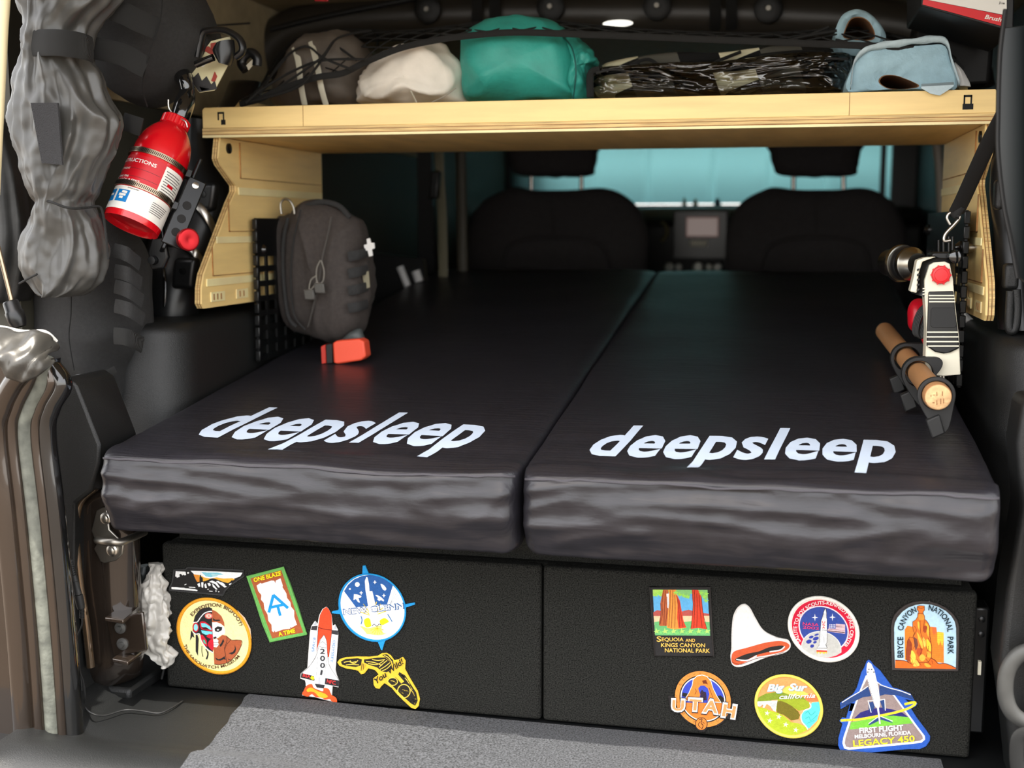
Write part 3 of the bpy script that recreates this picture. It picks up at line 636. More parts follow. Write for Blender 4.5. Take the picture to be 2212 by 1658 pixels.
# ================================================================ black backpack behind
bk = thing('black_backpack', 'black canvas backpack with rows of webbing loops hanging left of the plastic wheel housing', 'backpack', tuple(P(220, 890, Y=.08)))
obj('body', blob([(150, 470), (240, 470), (290, 520), (306, 600), (312, 690), (306, 750), (285, 800), (272, 880), (250, 892), (215, 862), (160, 836), (110, 800), (90, 740), (84, 640), (90, 540)], .13, .09, wr=.003, ws=(12,) * 3, seed=14, ridges=.006, rs=(7, 7, 7)), M_cord, bk, angle=180)
for (u0, v0, u1, v1) in ((246, 540, 302, 570), (248, 585, 305, 612), (248, 618, 308, 650), (248, 660, 310, 690), (246, 725, 308, 745)):
    q = [P(u0, v0, Y=.018), P((u0 + u1) / 2, (v0 + v1) / 2 - 6, Y=.018), P(u1, v1, Y=.05)]; mb = MB(); mb.tube(crom(q, 6), .0105 if v0 < 700 else .0125, 10, flat=.12, up=(0, 0, 1)); obj('webbing_loop', mb, M_web if v0 > 700 else M_cord, bk)
mb = MB(); mb.tube(crom([P(u, v, Y=.008) for u, v in [(154, 630), (153, 680), (149, 730), (160, 800)]], 5), .001, 6); obj('seam', mb, mat('seam_dark', (14, 14, 14), .9), bk)
band([(180, 835, -.005), (215, 838, -.005), (250, 826, .01)], .008, bk, 'lower_strap'); band([(175, 820, 0), (210, 818, -.01), (250, 798, .01)], .006, bk, 'hem')
mb = MB(); mb.tube(crom(poly_px([(163, 812), (174, 810), (181, 822), (178, 840), (164, 848)], -.01), 5), .0016, 8); obj('buckle', mb, mat('grey_plastic', (120, 122, 122), .4), bk)
# dark soft case at the far left edge with pleats
mb = loft([((-60, 240), (30, 260)), ((-60, 340), (60, 350)), ((-50, 450), (72, 450)), ((-40, 560), (70, 560)), ((-40, 660), (50, 650))], .02, .04, seg=80, pleat=(9, .12), wr=.003, seed=6)
o = obj('soft_case', mb, M_nyl, angle=80); tag(o, 'black pleated soft case at the left edge beside the gathered bag', 'bag')
# gas strut
gs = thing('gas_strut', 'metal gas strut rod with a black end socket at the left edge', 'strut', tuple(P(40, 690, Y=-.15)))
A = P(-30, 430, Y=-.15); B = P(28, 660, Y=-.15); mb = MB(); mb.lathe(A, B - A, [(0, .003), ((B - A).length, .003)], 16); obj('rod', mb, M_strapm, gs)
A = P(22, 650, Y=-.15); B = P(42, 706, Y=-.15); mb = MB(); mb.lathe(A, B - A, [(0, .009), (.002, .0105), (.014, .011), (.016, .0125), (.028, .012), ((B - A).length, .009)], 20); obj('socket', mb, M_plas2, gs)
# silver vinyl cover scrap over the belt line
top = crom([P(u, v, Y=y) for u, v, y in [(-70, 700, -.23), (0, 706, -.235), (50, 716, -.24), (95, 716, -.235), (120, 735, -.22), (131, 752, -.21)]], 8)
bot = crom([P(u, v, Y=y) for u, v, y in [(-70, 770, -.275), (0, 780, -.28), (22, 812, -.275), (60, 824, -.27), (100, 800, -.255), (126, 778, -.235)]], 8)
mb = MB(); n1, n2 = len(top), 22; vs_ = []
for a in range(n1):
    for b_ in range(n2):
        t = b_ / (n2 - 1); p = top[a].lerp(bot[a], t); q = a / (n1 - 1)
        p = p + Vector((0, -.022 * math.sin(t * math.pi) - .006 * ridge((q * 5 + t * 2, 0, 0), (1, 1, 1), 3) - .004 * nz((q * 9, t * 4, 0)), .003 * nz((q * 7, t * 5, 2)))); vs_.append(p)
mb.add(vs_, [(a * n2 + b_, (a + 1) * n2 + b_, (a + 1) * n2 + b_ + 1, a * n2 + b_ + 1) for a in range(n1 - 1) for b_ in range(n2 - 1)])
vf = thing('vinyl_flap', 'shiny grey vinyl flap folded over the left body edge', 'cover', tuple(P(60, 824, Y=-.25)))
o = obj('sheet', mb, mat('silver_vinyl', (72, 70, 66), .36, metal=.4, bump=.3, bscale=30), vf, angle=180, recalc=False); so = o.modifiers.new('s', 'SOLIDIFY'); so.thickness = .0015
mb = MB(); mb.tube(top[8:34], .0022, 8, flat=.6); obj('pale_hem', mb, mat('label_white', (232, 230, 222), .4), vf)
# printed tag and hooked handle at upper left
Z1 = lambda x, y: (x / 3.948, y / 3.948)
tg = thing('printed_tag', 'small printed tag with a forest picture clipped above the extinguisher', 'tag', tuple(P(445, 195, Y=.14)))
mb = MB(); mb.prism(poly_px([Z1(*q) for q in [(1960, 310), (1800, 350), (1740, 430), (1590, 640), (1700, 790), (1830, 770), (1950, 540), (1975, 380)]], .14), (0, .002, 0)); obj('plate', mb, mat('tag_cream', (206, 198, 158), .4), tg)
fr = MB(); M_tag = [mat('label_ink', (40, 38, 38), .5), mat('tag_red', (150, 50, 36), .5), mat('label_white', (232, 230, 222), .4)]
for q, mi in (([(1590, 640), (1620, 600), (1650, 660), (1690, 620), (1720, 690), (1760, 650), (1800, 720), (1830, 690), (1850, 760), (1700, 785)], 0), ([(1795, 370), (1840, 360), (1840, 420), (1795, 430)], 1), ([(1740, 400), (1780, 395), (1830, 450), (1810, 470), (1735, 430)], 1), ([(1830, 610), (1850, 650), (1830, 700), (1800, 690)], 1), ([(1660, 560), (1730, 570), (1840, 480), (1800, 470)], 2), ([(1700, 740), (1740, 720), (1790, 760), (1720, 775)], 2)):
    fr.prism(poly_px([Z1(*x) for x in q], .1385), (0, .0012, 0), mi)
obj('picture', fr, M_tag, tg)
hd = thing('hook_handle', 'black plastic hook handle looped over the printed tag', 'handle', tuple(P(480, 150, Y=.13)))
mb = MB(); mb.tube(crom([P(*Z1(x, y), Y=.13) for x, y in [(1690, 490), (1730, 300), (1790, 262), (1920, 262), (2040, 330), (2070, 430), (2010, 490)]], 8), .0075, 12, flat=.7); obj('loop', mb, M_plas2, hd)
mb = loft([(Z1(1850, 380), Z1(1990, 340)), (Z1(1820, 430), Z1(2000, 420)), (Z1(1840, 480), Z1(1990, 490)), (Z1(1880, 540), Z1(1960, 560))], .12, .015, seg=24); obj('barrel', mb, M_plas2, hd)
mb = MB(); mb.tube([P(*Z1(x, y), Y=.11) for x, y in [(1670, 550), (1740, 520), (1820, 490)]], .0055, 12); obj('pin', mb, mat('gloss_black', (18, 18, 18), .12, coat=1), hd)
# belt anchor loop
mb = MB(); mb.tube(crom([P(*Z1(x, y), Y=.3) for x, y in [(2100, 600), (2060, 540), (2080, 480), (2140, 450), (2190, 490), (2190, 560)]], 8), .008, 12); 
o = obj('anchor_loop', mb, M_plas2); tag(o, 'black ring anchor above the left end of the wooden shelf', 'anchor')
mb = MB(); mb.prism(poly_px([Z1(*q) for q in [(2095, 560), (2150, 505), (2170, 530), (2115, 600)]], .295), (0, .004, 0)); obj('pale_insert', mb, mat('cream_plastic', (220, 215, 195), .5), o, bevel=.001)

mb = MB(); mb.box((-.799, .25, .90), (-.789, 2.2, 1.158)); struct('trim_30', mb, mat('beige_headliner', (176, 160, 126), .8))
# ================================================================ cargo bar under the roof
cbq = thing('cargo_bar', 'black padded roof bar running across the top behind the shelf load', 'roof bar', tuple(P(560, 200, Y=.95)))
path = [(520, 240), (552, 160), (590, 100), (650, 62), (760, 44), (900, 36), (1100, 30), (1300, 30), (1500, 30), (1700, 36), (1850, 46), (1990, 70), (2070, 120), (2095, 200)]
mb = MB(); mb.tube(crom([P(u, v, Y=.95) for u, v in path], 8), .048, 24); obj('bar', mb, M_bar, cbq)
mb = MB(); mb.tube(crom([P(u, v, Y=.90) for u, v in [(584, 64), (700, 36), (860, 4), (1000, -24)]], 8), .006, 10); obj('trim_strip', mb, M_plas, cbq)
for u, v in ((925, 12), (1190, 6), (1420, 4), (1660, 10)):
    c = P(u, v + 10, Y=.895); mb = MB(); mb.lathe(c, (0, -1, 0), [(0, .028), (.008, .028), (.012, .022), (.013, .012)], 28); kb = obj('snap_knob', mb, M_plas, cbq)
    mb = MB(); mb.lathe(c + Vector((0, -.013, 0)), (0, -1, 0), [(0, .006), (.003, .005)], 14); obj('rivet', mb, M_dsteel, kb)
for u in (1030, 1068, 1545, 1580):
    mb = MB(); mb.tube(crom([P(u, v, Y=y) for v, y in ((-60, .89), (-20, .89), (20, .885), (52, .90), (70, .93))], 6), .011, 10, flat=.15, up=(1, 0, 0)); obj('webbing', mb, M_web, cbq)
for u in (815, 1838):
    mb = MB(); mb.tube([P(u, -10, Y=.92), P(u, 100, Y=.92)], .003, 8); obj('seam', mb, mat('seam_dark', (14, 14, 14), .9), cbq)
mb = MB(); mb.lathe(P(1335, 51, Y=.875), (0, -1, 0), [(0, .030), (.004, .030), (.006, .026)], 30); mb.v = [(x, y, (z - P(1335, 51, Y=.875).z) * .22 + P(1335, 51, Y=.875).z) for x, y, z in mb.v]
o = obj('dome_lamp', mb, mat('lamp_lens', (230, 230, 225), .3, emit=(255, 252, 240), estr=1.2)); tag(o, 'small lit oval lamp on the roof bar above the clear bag', 'lamp')  # emissive disc added in place of a gap that shows daylight
# red scrap of tape above the bar, far left
mb = MB(); mb.prism(poly_px([(678, -12), (712, -10), (708, 3), (680, 2)], .6), (0, .003, 0)); o = obj('red_tab', mb, M_red); tag(o, 'small red tab at the top edge left of the roof bar', 'tab')
mb = MB(); mb.tube(crom([P(u, v, Y=.6) for u, v in [(380, 58), (430, 56), (480, 54), (540, 50)]], 5), .0018, 8); o = obj('black_wire', mb, M_rub); tag(o, 'black wire across the beige headliner at upper left', 'cable')
# ================================================================ stuff sacks
gsk = thing('grey_stuff_sack', 'grey stuff sack with two pale stripes under the cargo net', 'sack', tuple(P(690, 228, Y=.46)))
M_gs = mat('grey_ripstop', (92, 84, 76), .6, var=.1, vscale=40, bump=.3, bscale=40)
bodyq = blob([(600, 232), (612, 170), (640, 108), (690, 72), (740, 68), (780, 90), (800, 140), (796, 195), (780, 232), (690, 236)], .46, .085, wr=.005, ws=(22,) * 3, seed=21, ridges=.004, rs=(14, 14, 14)); obj('body', bodyq, M_gs, gsk, angle=180)
for q in ([(636, 102), (644, 130), (648, 165), (652, 195), (658, 226)], [(672, 90), (680, 120), (688, 155), (694, 190), (704, 226)]):
    mb = MB(); n_ = len(q); ys = [.392, .372, .362, .362, .376]
    mb.tube(crom([P(u, v, Y=y) for (u, v), y in zip(q, ys)], 6), .0052, 10, flat=.2, up=(1, 0, 0)); obj('stripe', mb, mat('pale_tape', (208, 204, 184), .6), gsk)
wsk = thing('white_stuff_sack', 'white crumpled stuff sack between the grey and the teal sack', 'sack', tuple(P(890, 222, Y=.42)))
obj('body', blob([(776, 194), (800, 160), (850, 118), (900, 100), (933, 94), (952, 104), (985, 135), (999, 165), (1003, 200), (1000, 224), (940, 227), (790, 226), (780, 212)], .44, .075, wr=.004, ws=(26,) * 3, seed=31, ridges=.011, rs=(13, 13, 13), crom_n=3), mat('white_ripstop', (240, 232, 218), .5, var=.04, vscale=40, bump=.3, bscale=40), wsk, angle=180)
mb = MB(); mb.tube(crom([P(u, v, Y=y) for u, v, y in [(850, 125, .38), (868, 160, .366), (884, 190, .366), (900, 222, .385)]], 5), .0018, 8, flat=.4); obj('seam_tape', mb, mat('cream_plastic', (220, 215, 195), .5), wsk)
mb = MB(); mb.tube(crom([P(u, v, Y=y) for u, v, y in [(930, 222, .385), (960, 208, .375), (985, 190, .39)]], 5), .0009, 6); obj('seam', mb, mat('seam_grey', (170, 160, 146), .7), wsk)
tsk = thing('teal_stuff_sack', 'teal ripstop stuff sack with gathered right end', 'sack', tuple(P(1140, 220, Y=.44)))
M_teal = mat('teal_ripstop', (52, 160, 146), .5, var=.08, vscale=30, bump=.35, bscale=160)
obj('body', blob([(1004, 95), (1020, 70), (1070, 46), (1140, 38), (1200, 50), (1235, 78), (1262, 100), (1272, 150), (1268, 200), (1258, 222), (1130, 224), (1014, 222), (1003, 170)], .46, .10, wr=.004, ws=(16,) * 3, seed=41, ridges=.007, rs=(10, 10, 10), crom_n=4), M_teal, tsk, angle=180)
obj('gathered_end', blob([(1228, 82), (1262, 95), (1290, 128), (1286, 140), (1270, 150), (1276, 200), (1262, 222), (1240, 222), (1232, 170), (1240, 120)], .43, .055, wr=.006, ws=(60,) * 3, seed=45, ridges=.006, rs=(60, 20, 16)), M_teal, tsk, angle=180)
mb = MB(); mb.tube(crom([P(u, v, Y=y) for u, v, y in [(1215, 78, .40), (1236, 105, .37), (1244, 150, .36), (1240, 200, .37), (1236, 220, .38)]], 6), .0013, 8); obj('drawstring_seam', mb, mat('dark_teal', (16, 84, 78), .6), tsk)
# ================================================================ clear vinyl bag with checked blanket
M_film = bpy.data.materials.new('clear_vinyl'); M_film.use_nodes = True; n = M_film.node_tree.nodes; l = M_film.node_tree.links
tr = n.new('ShaderNodeBsdfTransparent'); tr.inputs[0].default_value = (.93, .94, .92, 1); gl = n.new('ShaderNodeBsdfGlossy'); gl.inputs['Roughness'].default_value = .07; ms = n.new('ShaderNodeMixShader')
lw = n.new('ShaderNodeLayerWeight'); lw.inputs[0].default_value = .5; tc = n.new('ShaderNodeTexCoord'); mp = n.new('ShaderNodeMapping'); mp.inputs['Scale'].default_value = (9, 9, 34); mp.inputs['Rotation'].default_value = (0, .25, 0); l.new(tc.outputs['Object'], mp.inputs[0])
nz_ = n.new('ShaderNodeTexNoise'); nz_.inputs['Scale'].default_value = 1.0; nz_.inputs['Detail'].default_value = 2; nz_.inputs['Distortion'].default_value = 1.2; l.new(mp.outputs[0], nz_.inputs['Vector'])
bp = n.new('ShaderNodeBump'); bp.inputs['Strength'].default_value = 1.0; bp.inputs['Distance'].default_value = .05; l.new(nz_.outputs[0], bp.inputs['Height']); l.new(bp.outputs[0], gl.inputs['Normal']); l.new(bp.outputs[0], lw.inputs['Normal'])
l.new(lw.outputs['Fresnel'], ms.inputs[0]); l.new(tr.outputs[0], ms.inputs[1]); l.new(gl.outputs[0], ms.inputs[2]); l.new(ms.outputs[0], n['Material Output'].inputs[0])
cb2 = thing('clear_vinyl_bag', 'clear vinyl zip bag holding a checked blanket on the shelf', 'bag', tuple(P(1560, 215, Y=.42)))
q = [(1284, 216), (1284, 162), (1310, 148), (1420, 142), (1560, 136), (1680, 122), (1790, 118), (1836, 126), (1838, 196), (1826, 203), (1600, 212), (1400, 218)]
film = blob(q, .42, .062, .09, wr=.004, ws=(16,) * 3, seed=51, pw=7, ridges=.007, rs=(9, 9, 26), crom_n=3, center=(1560, 175)); obj('film', film, M_film, cb2, angle=180)
mb = MB(); mb.tube(crom([P(u, v, Y=y) for u, v, y in [(1288, 158, .37), (1330, 150, .365), (1400, 163, .36), (1480, 160, .36), (1570, 150, .36), (1640, 134, .36), (1740, 125, .36), (1832, 128, .375)]], 6), .0020, 8); obj('piping', mb, M_rub, cb2)
mb = MB(); mb.tube(crom([P(u, v, Y=y) for u, v, y in [(1275, 210, .38), (1276, 160, .38), (1296, 150, .38)]], 6), .006, 8); obj('zip_tape', mb, M_web, cb2)
# blanket: folded layers with light and dark squares
mt = bpy.data.materials.new('buffalo_check'); mt.use_nodes = True; n = mt.node_tree.nodes; l = mt.node_tree.links; b = n['Principled BSDF']; b.inputs['Roughness'].default_value = .9
tc = n.new('ShaderNodeTexCoord'); mp = n.new('ShaderNodeMapping'); mp.inputs['Rotation'].default_value = (.0, .35, .0); l.new(tc.outputs['Object'], mp.inputs[0])
def chk(sc):
    c = n.new('ShaderNodeTexChecker'); c.inputs['Scale'].default_value = sc; c.inputs['Color1'].default_value = rgb((240, 236, 216)); c.inputs['Color2'].default_value = rgb((26, 25, 23)); l.new(mp.outputs[0], c.inputs['Vector']); return c
c1 = chk(16); c2 = chk(8); mx = n.new('ShaderNodeMix'); mx.data_type = 'RGBA'; mx.blend_type = 'MULTIPLY'; mx.inputs[0].default_value = .9; l.new(c1.outputs[0], mx.inputs[6]); l.new(c2.outputs[0], mx.inputs[7]); l.new(mx.outputs[2], b.inputs['Base Color'])
bl = thing('checked_blanket', 'folded black and cream checked blanket inside the clear vinyl bag', 'blanket', tuple(P(1560, 212, Y=.44)))
for i, q in enumerate(([(1300, 212), (1296, 186), (1420, 182), (1600, 178), (1800, 172), (1826, 182), (1822, 200), (1600, 208)], [(1306, 186), (1310, 166), (1450, 168), (1600, 160), (1780, 142), (1818, 150), (1818, 174), (1600, 182)])):
    obj('fold', blob(q, .44, .06, .08, wr=.002, ws=(20,) * 3, seed=60 + i, pw=6, crom_n=3, center=(1560, 192 if i == 0 else 170)), mt, bl, angle=180)
bl2 = blob([(1300, 150), (1330, 132), (1450, 116), (1560, 118), (1660, 104), (1760, 100), (1826, 116), (1830, 124), (1700, 128), (1560, 142), (1420, 150)], .50, .04, .06, wr=.003, ws=(20,) * 3, seed=66, pw=5, crom_n=3, center=(1560, 128)); 
o = obj('checked_fleece', bl2, mt, angle=180); tag(o, 'checked fleece bundle lying on top of the clear vinyl bag', 'blanket')
for q in ([(1360, 142, .44), (1400, 128, .44), (1440, 150, .43), (1500, 152, .43), (1560, 128, .44), (1600, 112, .45)], [(1640, 120, .44), (1720, 112, .44), (1780, 114, .44)]):
    mb = MB(); mb.tube(crom([P(u, v, Y=y) for u, v, y in q], 6), .0028, 8); obj('carry_strap', mb, M_web, cb2)
# ================================================================ blue shop towels
M_towel = mat('blue_towel', (158, 190, 202), .95, var=.06, vscale=60, bump=.6, bscale=220)
M_towel2 = mat('pale_towel', (182, 200, 206), .95, var=.05, vscale=60, bump=.6, bscale=220)
M_core = mat('brown_cardboard', (122, 82, 48), .8, var=.1, vscale=20)
def towel(name, label, outer, inner, Y, dep, mo, wave=.0, seedq=0):
    t = thing(name, label, 'towel roll', tuple(P(sum(a[0] for a in outer) / len(outer), max(a[1] for a in outer), Y=Y)))
    A = resamp(crom([P(u, v, Y=Y) for u, v in outer], 6, True), 64); B = resamp(crom([P(u, v, Y=Y) for u, v in inner], 6, True), 64)
    # align starts
    k0 = min(range(64), key=lambda k: (B[k] - sum(B, Vector()) / 64).normalized().dot(-(A[0] - sum(A, Vector()) / 64).normalized())); B = B[k0:] + B[:k0]
    mb = MB(); vs_ = []; n_ = 64
    rings = []
    for j in range(5): rings.append([a.lerp(b_, j / 4 * 1.0) + Vector((0, .004 * nz((a.x * 40, j * .8, a.z * 40), 1, seedq) - .006 * math.sin(j / 4 * 3.14), 0)) for a, b_ in zip(A, B)])
    back = [a + Vector((0, dep, 0)) for a in A]; backi = [b_ + Vector((0, dep, 0)) for b_ in B]; mid = [a + Vector((0, dep * .5, 0)) + (a - sum(A, Vector()) / 64) * .05 * (1 + nz((a.x * 20, 0, a.z * 20))) for a in A]
    loops = [backi, back, mid] + rings + [backi]
    for lp in loops[:-1]: vs_ += lp
    fs = []
    m = len(loops) - 1
    for j in range(m - 1):
        for k in range(n_): fs.append((j * n_ + k, j * n_ + (k + 1) % n_, (j + 1) * n_ + (k + 1) % n_, (j + 1) * n_ + k))
    mb.add(vs_, fs); obj('towel_layers', mb, mo, t, angle=50)
    mb = MB(); B2 = [b_ * 1.0 for b_ in rings[-1]]; cB = sum(B2, Vector()) / 64
    vs_ = [b_ for b_ in B2] + [b_ + Vector((0, dep, 0)) for b_ in B2] + [cB + (b_ - cB) * .93 for b_ in B2] + [cB + (b_ - cB) * .93 + Vector((0, dep, 0)) for b_ in B2]
    fs = [(k, (k + 1) % 64, 64 + (k + 1) % 64, 64 + k) for k in range(64)] + [(128 + k, 128 + (k + 1) % 64, 192 + (k + 1) % 64, 192 + k) for k in range(64)] + [(k, (k + 1) % 64, 128 + (k + 1) % 64, 128 + k) for k in range(64)]
    mb.add(vs_, fs); obj('core_tube', mb, M_core, t, angle=50)
    return t
t1 = towel('shop_towel_roll', 'round roll of light blue shop towels standing under the net, brown core showing', [(1806, 60), (1822, 30), (1852, 20), (1880, 30), (1904, 55), (1914, 80), (1906, 105), (1880, 118), (1840, 120), (1812, 108), (1804, 84)], [(1822, 72), (1836, 42), (1858, 36), (1878, 48), (1890, 72), (1884, 86), (1850, 86), (1824, 82)], .42, .18, M_towel)
t2 = towel('flattened_towel_roll', 'squashed roll of light blue shop towels at the right end of the shelf', [(1832, 197), (1840, 150), (1866, 110), (1920, 102), (2000, 98), (2040, 98), (2052, 130), (2068, 188), (2040, 194), (2010, 196), (1920, 194)], [(1898, 178), (1906, 164), (1930, 162), (1962, 172), (1986, 186), (1960, 192), (1920, 192)], .34, .16, M_towel)
mb = MB(); n_ = 24; vs_ = []; fs = []
outl = [(1838, 194), (1846, 140), (1880, 112), (1980, 96), (2040, 96), (2056, 140), (2072, 188)]
A = crom([P(u, v, Y=.335) for u, v in outl], 8); 
for j in range(6):
    for a in A: vs_.append(a + Vector((0, -.018 * math.sin(j / 5 * 3.1) + .035 * j / 5, .010 * math.sin(j / 5 * 3.14) + .003 * nz((a.x * 50, j, 0)))))
for j in range(5):
    for k in range(len(A) - 1): fs.append((j * len(A) + k, j * len(A) + k + 1, (j + 1) * len(A) + k + 1, (j + 1) * len(A) + k))
mb.add(vs_, fs); o = obj('loose_sheet', mb, M_towel2, t2, angle=180); so = o.modifiers.new('s', 'SOLIDIFY'); so.thickness = .0012
mb = MB(); mb.prism([P(1990, 190, Y=.272), P(2060, 186, Y=.272), P(2046, 196, Y=.272), P(2030, 206, Y=.270), P(2010, 202, Y=.271)], (0, .004, 0)); mb.prism([P(1990, 190, Y=.272), P(2060, 186, Y=.272), P(2060, 180, Y=.32), P(1990, 184, Y=.32)], (0, 0, .002)); obj('hanging_corner', mb, M_towel2, t2)
mb = loft([((2058, 138), (2062, 136)), ((2060, 160), (2082, 160)), ((2058, 186), (2098, 188))], .36, .012, seg=40, pleat=(5, .1), wr=.004); o = obj('white_tissue', mb, mat('white_cloth', (222, 220, 216), .8), angle=80); tag(o, 'small white tissue right of the squashed towel roll', 'tissue')
# ================================================================ cargo net
nt_ = thing('cargo_net', 'black bungee cargo net stretched over the load on the shelf', 'net', tuple(P(530, 226, Y=.33)))
front = [(518, 225, .33), (560, 214, .33), (608, 192, .335), (680, 168, .34), (740, 158, .335), (790, 134, .34), (862, 105, .35), (935, 88, .345), (1005, 78, .34), (1110, 70, .335), (1250, 74, .34), (1400, 80, .35), (1550, 86, .35), (1700, 92, .35), (1850, 98, .345), (1960, 104, .34), (2040, 120, .36), (2080, 150, .38)]
F = crom([P(u, v, Y=y) for u, v, y in front], 8)
mb = MB(); mb.tube(F, .0052, 10, flat=.35, up=(0, 0, 1)); obj('edge_webbing', mb, M_web, nt_)
backl = [(535, 224, .62), (562, 190, .66), (600, 120, .70), (660, 74, .72), (760, 64, .72), (900, 70, .72), (1060, 52, .70), (1180, 46, .68), (1300, 66, .72), (1500, 84, .74), (1700, 84, .74), (1850, 60, .6), (1930, 84, .66), (2010, 110, .66), (2070, 150, .60)]
Bk = crom([P(u, v, Y=y) for u, v, y in backl], 8)
Fr = resamp(F, 45, False); Br = resamp(Bk, 45, False)
def netp(i, t):
    i = min(max(i, 0), 44); a = int(i); f_ = i - a; b_ = min(a + 1, 44); fa = Fr[a].lerp(Fr[b_], f_); ba = Br[a].lerp(Br[b_], f_)
    return fa.lerp(ba, t) + Vector((0, 0, .012 * math.sin(t * math.pi)))
mb = MB()
for s_ in range(-6, 45, 2):
    for dr in (1, -1):
        pts = [netp(s_ + (t * 9 if dr == 1 else 9 - t * 9), t) for t in np.linspace(0, 1, 14) if 0 <= s_ + (t * 9 if dr == 1 else 9 - t * 9) <= 44]
        if len(pts) > 2: mb.tube(pts, .0013, 6)
mb.tube(Br, .0022, 6); o = obj('cord_mesh', mb, M_web, nt_); o['kind'] = 'stuff'
# cords that gather to the left hook
for q in ([(530, 224, .34), (570, 190, .36), (640, 150, .38), (700, 130, .38), (790, 128, .36)], [(530, 222, .36), (580, 170, .40), (650, 92, .44), (700, 84, .44), (770, 130, .42)], [(540, 220, .35), (640, 190, .36), (680, 150, .37), (720, 90, .42)], [(560, 205, .36), (610, 130, .42), (660, 100, .40), (700, 126, .38), (760, 150, .36)], [(600, 190, .37), (690, 128, .375), (730, 82, .42), (800, 66, .48)]):
    mb = MB(); mb.tube(crom([P(u, v, Y=y - .035) for u, v, y in q], 6), .0021, 6); obj('cord', mb, M_web, nt_)
for q in ([(1806, 86, .41), (1830, 92, .40), (1860, 104, .395), (1890, 104, .40), (1912, 92, .41)], [(1660, 96, .40), (1740, 78, .42), (1808, 66, .42)], [(1640, 90, .42), (1720, 84, .42), (1790, 58, .43)], [(1908, 90, .41), (1940, 96, .40), (1990, 108, .38)]):
    mb = MB(); mb.tube(crom([P(u, v, Y=y - .035) for u, v, y in q], 6), .0021, 6); obj('cord', mb, M_web, nt_)
# ================================================================ product box, top right
pb = thing('tool_box', 'black red and white product carton at the top right corner of the opening', 'box', tuple(P(2080, 170, Y=.30)))
Z2 = lambda x, y: (1250 + x / 2.2994, y / 2.2994)
mb = MB(); q = [Z2(*x) for x in [(1640, 180), (1700, -60), (2160, -60), (2140, 240), (2080, 330), (1860, 210)]]
mb.prism(poly_px([Z2(*x) for x in [(1700, 30), (1700, -160), (2170, -160), (2160, 160)]], .26), (0, .20, 0), 0); obj('carton', mb, mat('carton_black', (20, 20, 22), .5), pb, bevel=.002)
mb = MB(); mb.prism(poly_px([Z2(*x) for x in [(1708, -150), (1708, 20), (2130, 135), (2130, -150)]], .259), (0, .001, 0), 0); mb.prism(poly_px([Z2(*x) for x in [(1712, -4), (1708, 22), (2118, 134), (2122, 78)]], .258), (0, .001, 0), 1); mb.prism(poly_px([Z2(*x) for x in [(1712, -150), (1718, -4), (2126, 76), (2126, -150)]], .2585), (0, .0008, 0), 2)
obj('printed_panel', mb, [mat('carton_black', (20, 20, 22), .5), mat('print_red', (214, 16, 26), .4), mat('print_white', (236, 234, 226), .4)], pb)
def flat_text(s, pa, pb_, hpx, Y, m_, par, bold=.02, shear=0, name='printed_lettering', dy=-.0005):
    v, f = text2d(s, bold, shear); w = v[:, 0].max(); d = Vector((pb_[0] - pa[0], pb_[1] - pa[1])); L = d.length; d /= L; nrm = Vector((d.y, -d.x)); k = hpx / caph()
    mb = MB(); mb.add([P(pa[0] + d.x * x / w * L + nrm.x * y * k, pa[1] + d.y * x / w * L + nrm.y * y * k, Y=Y) + Vector((0, dy, 0)) for x, y in v], f); return obj(name, mb, m_, par, recalc=False)
flat_text('Brushe', Z2(2014, 92), Z2(2116, 112), 9, .258, mat('print_white', (236, 234, 226), .4), pb, shear=.25)
flat_text('Jue', Z2(2088, 18), Z2(2116, 22), 5, .258, mat('label_ink', (40, 38, 38), .5), pb, .0)
mb = MB(); mb.prism(poly_px([(1962, 190), (1972, 90), (1990, 20), (2150, 70), (2140, 180)], .50), (0, .12, 0)); o = obj('black_case', mb, mat('case_black', (12, 12, 13), .6), bevel=.006); tag(o, 'matt black hard case below the product carton at the right end of the shelf', 'case')
# ================================================================ right side
Z5 = lambda x, y: (1800 + x / 3.316, 200 + y / 3.316)     # upper crop
Z6 = lambda x, y: (1800 + x / 3.316, 500 + y / 3.316)     # lower crop
# pillar trim right of the wooden panel
rows = [((2140, 250), (2230, 250), .30), ((2142, 330), (2230, 330), .30), ((2138, 420), (2230, 420), .30), ((2148, 520), (2230, 520), .28), ((2152, 620), (2230, 620), .26), ((2156, 710), (2240, 710), .24)]
struct('trim_17', loft(rows, .3, .03, seg=40), M_plas2, angle=60)
for x, y, w, h in ((1185, 730, 9, 30), (1268, 1315, 14, 26)):
    c = P(*Z5(x, y), Y=.215); mb = MB(); mb.obox(c, (w * .0007, 0, 0), (0, .014, 0), (0, 0, h * .0007)); struct('trim_18' if x < 1200 else 'trim_19', mb, M_plas, bevel=.006, seg=3)
mb = MB(); mb.tube(crom([P(*Z5(x, y), Y=.19) for x, y in [(1310, 1410), (1318, 1560), (1300, 1690), (1260, 1680), (1270, 1420)]], 6), .006, 10); struct('trim_20', mb, M_plas)
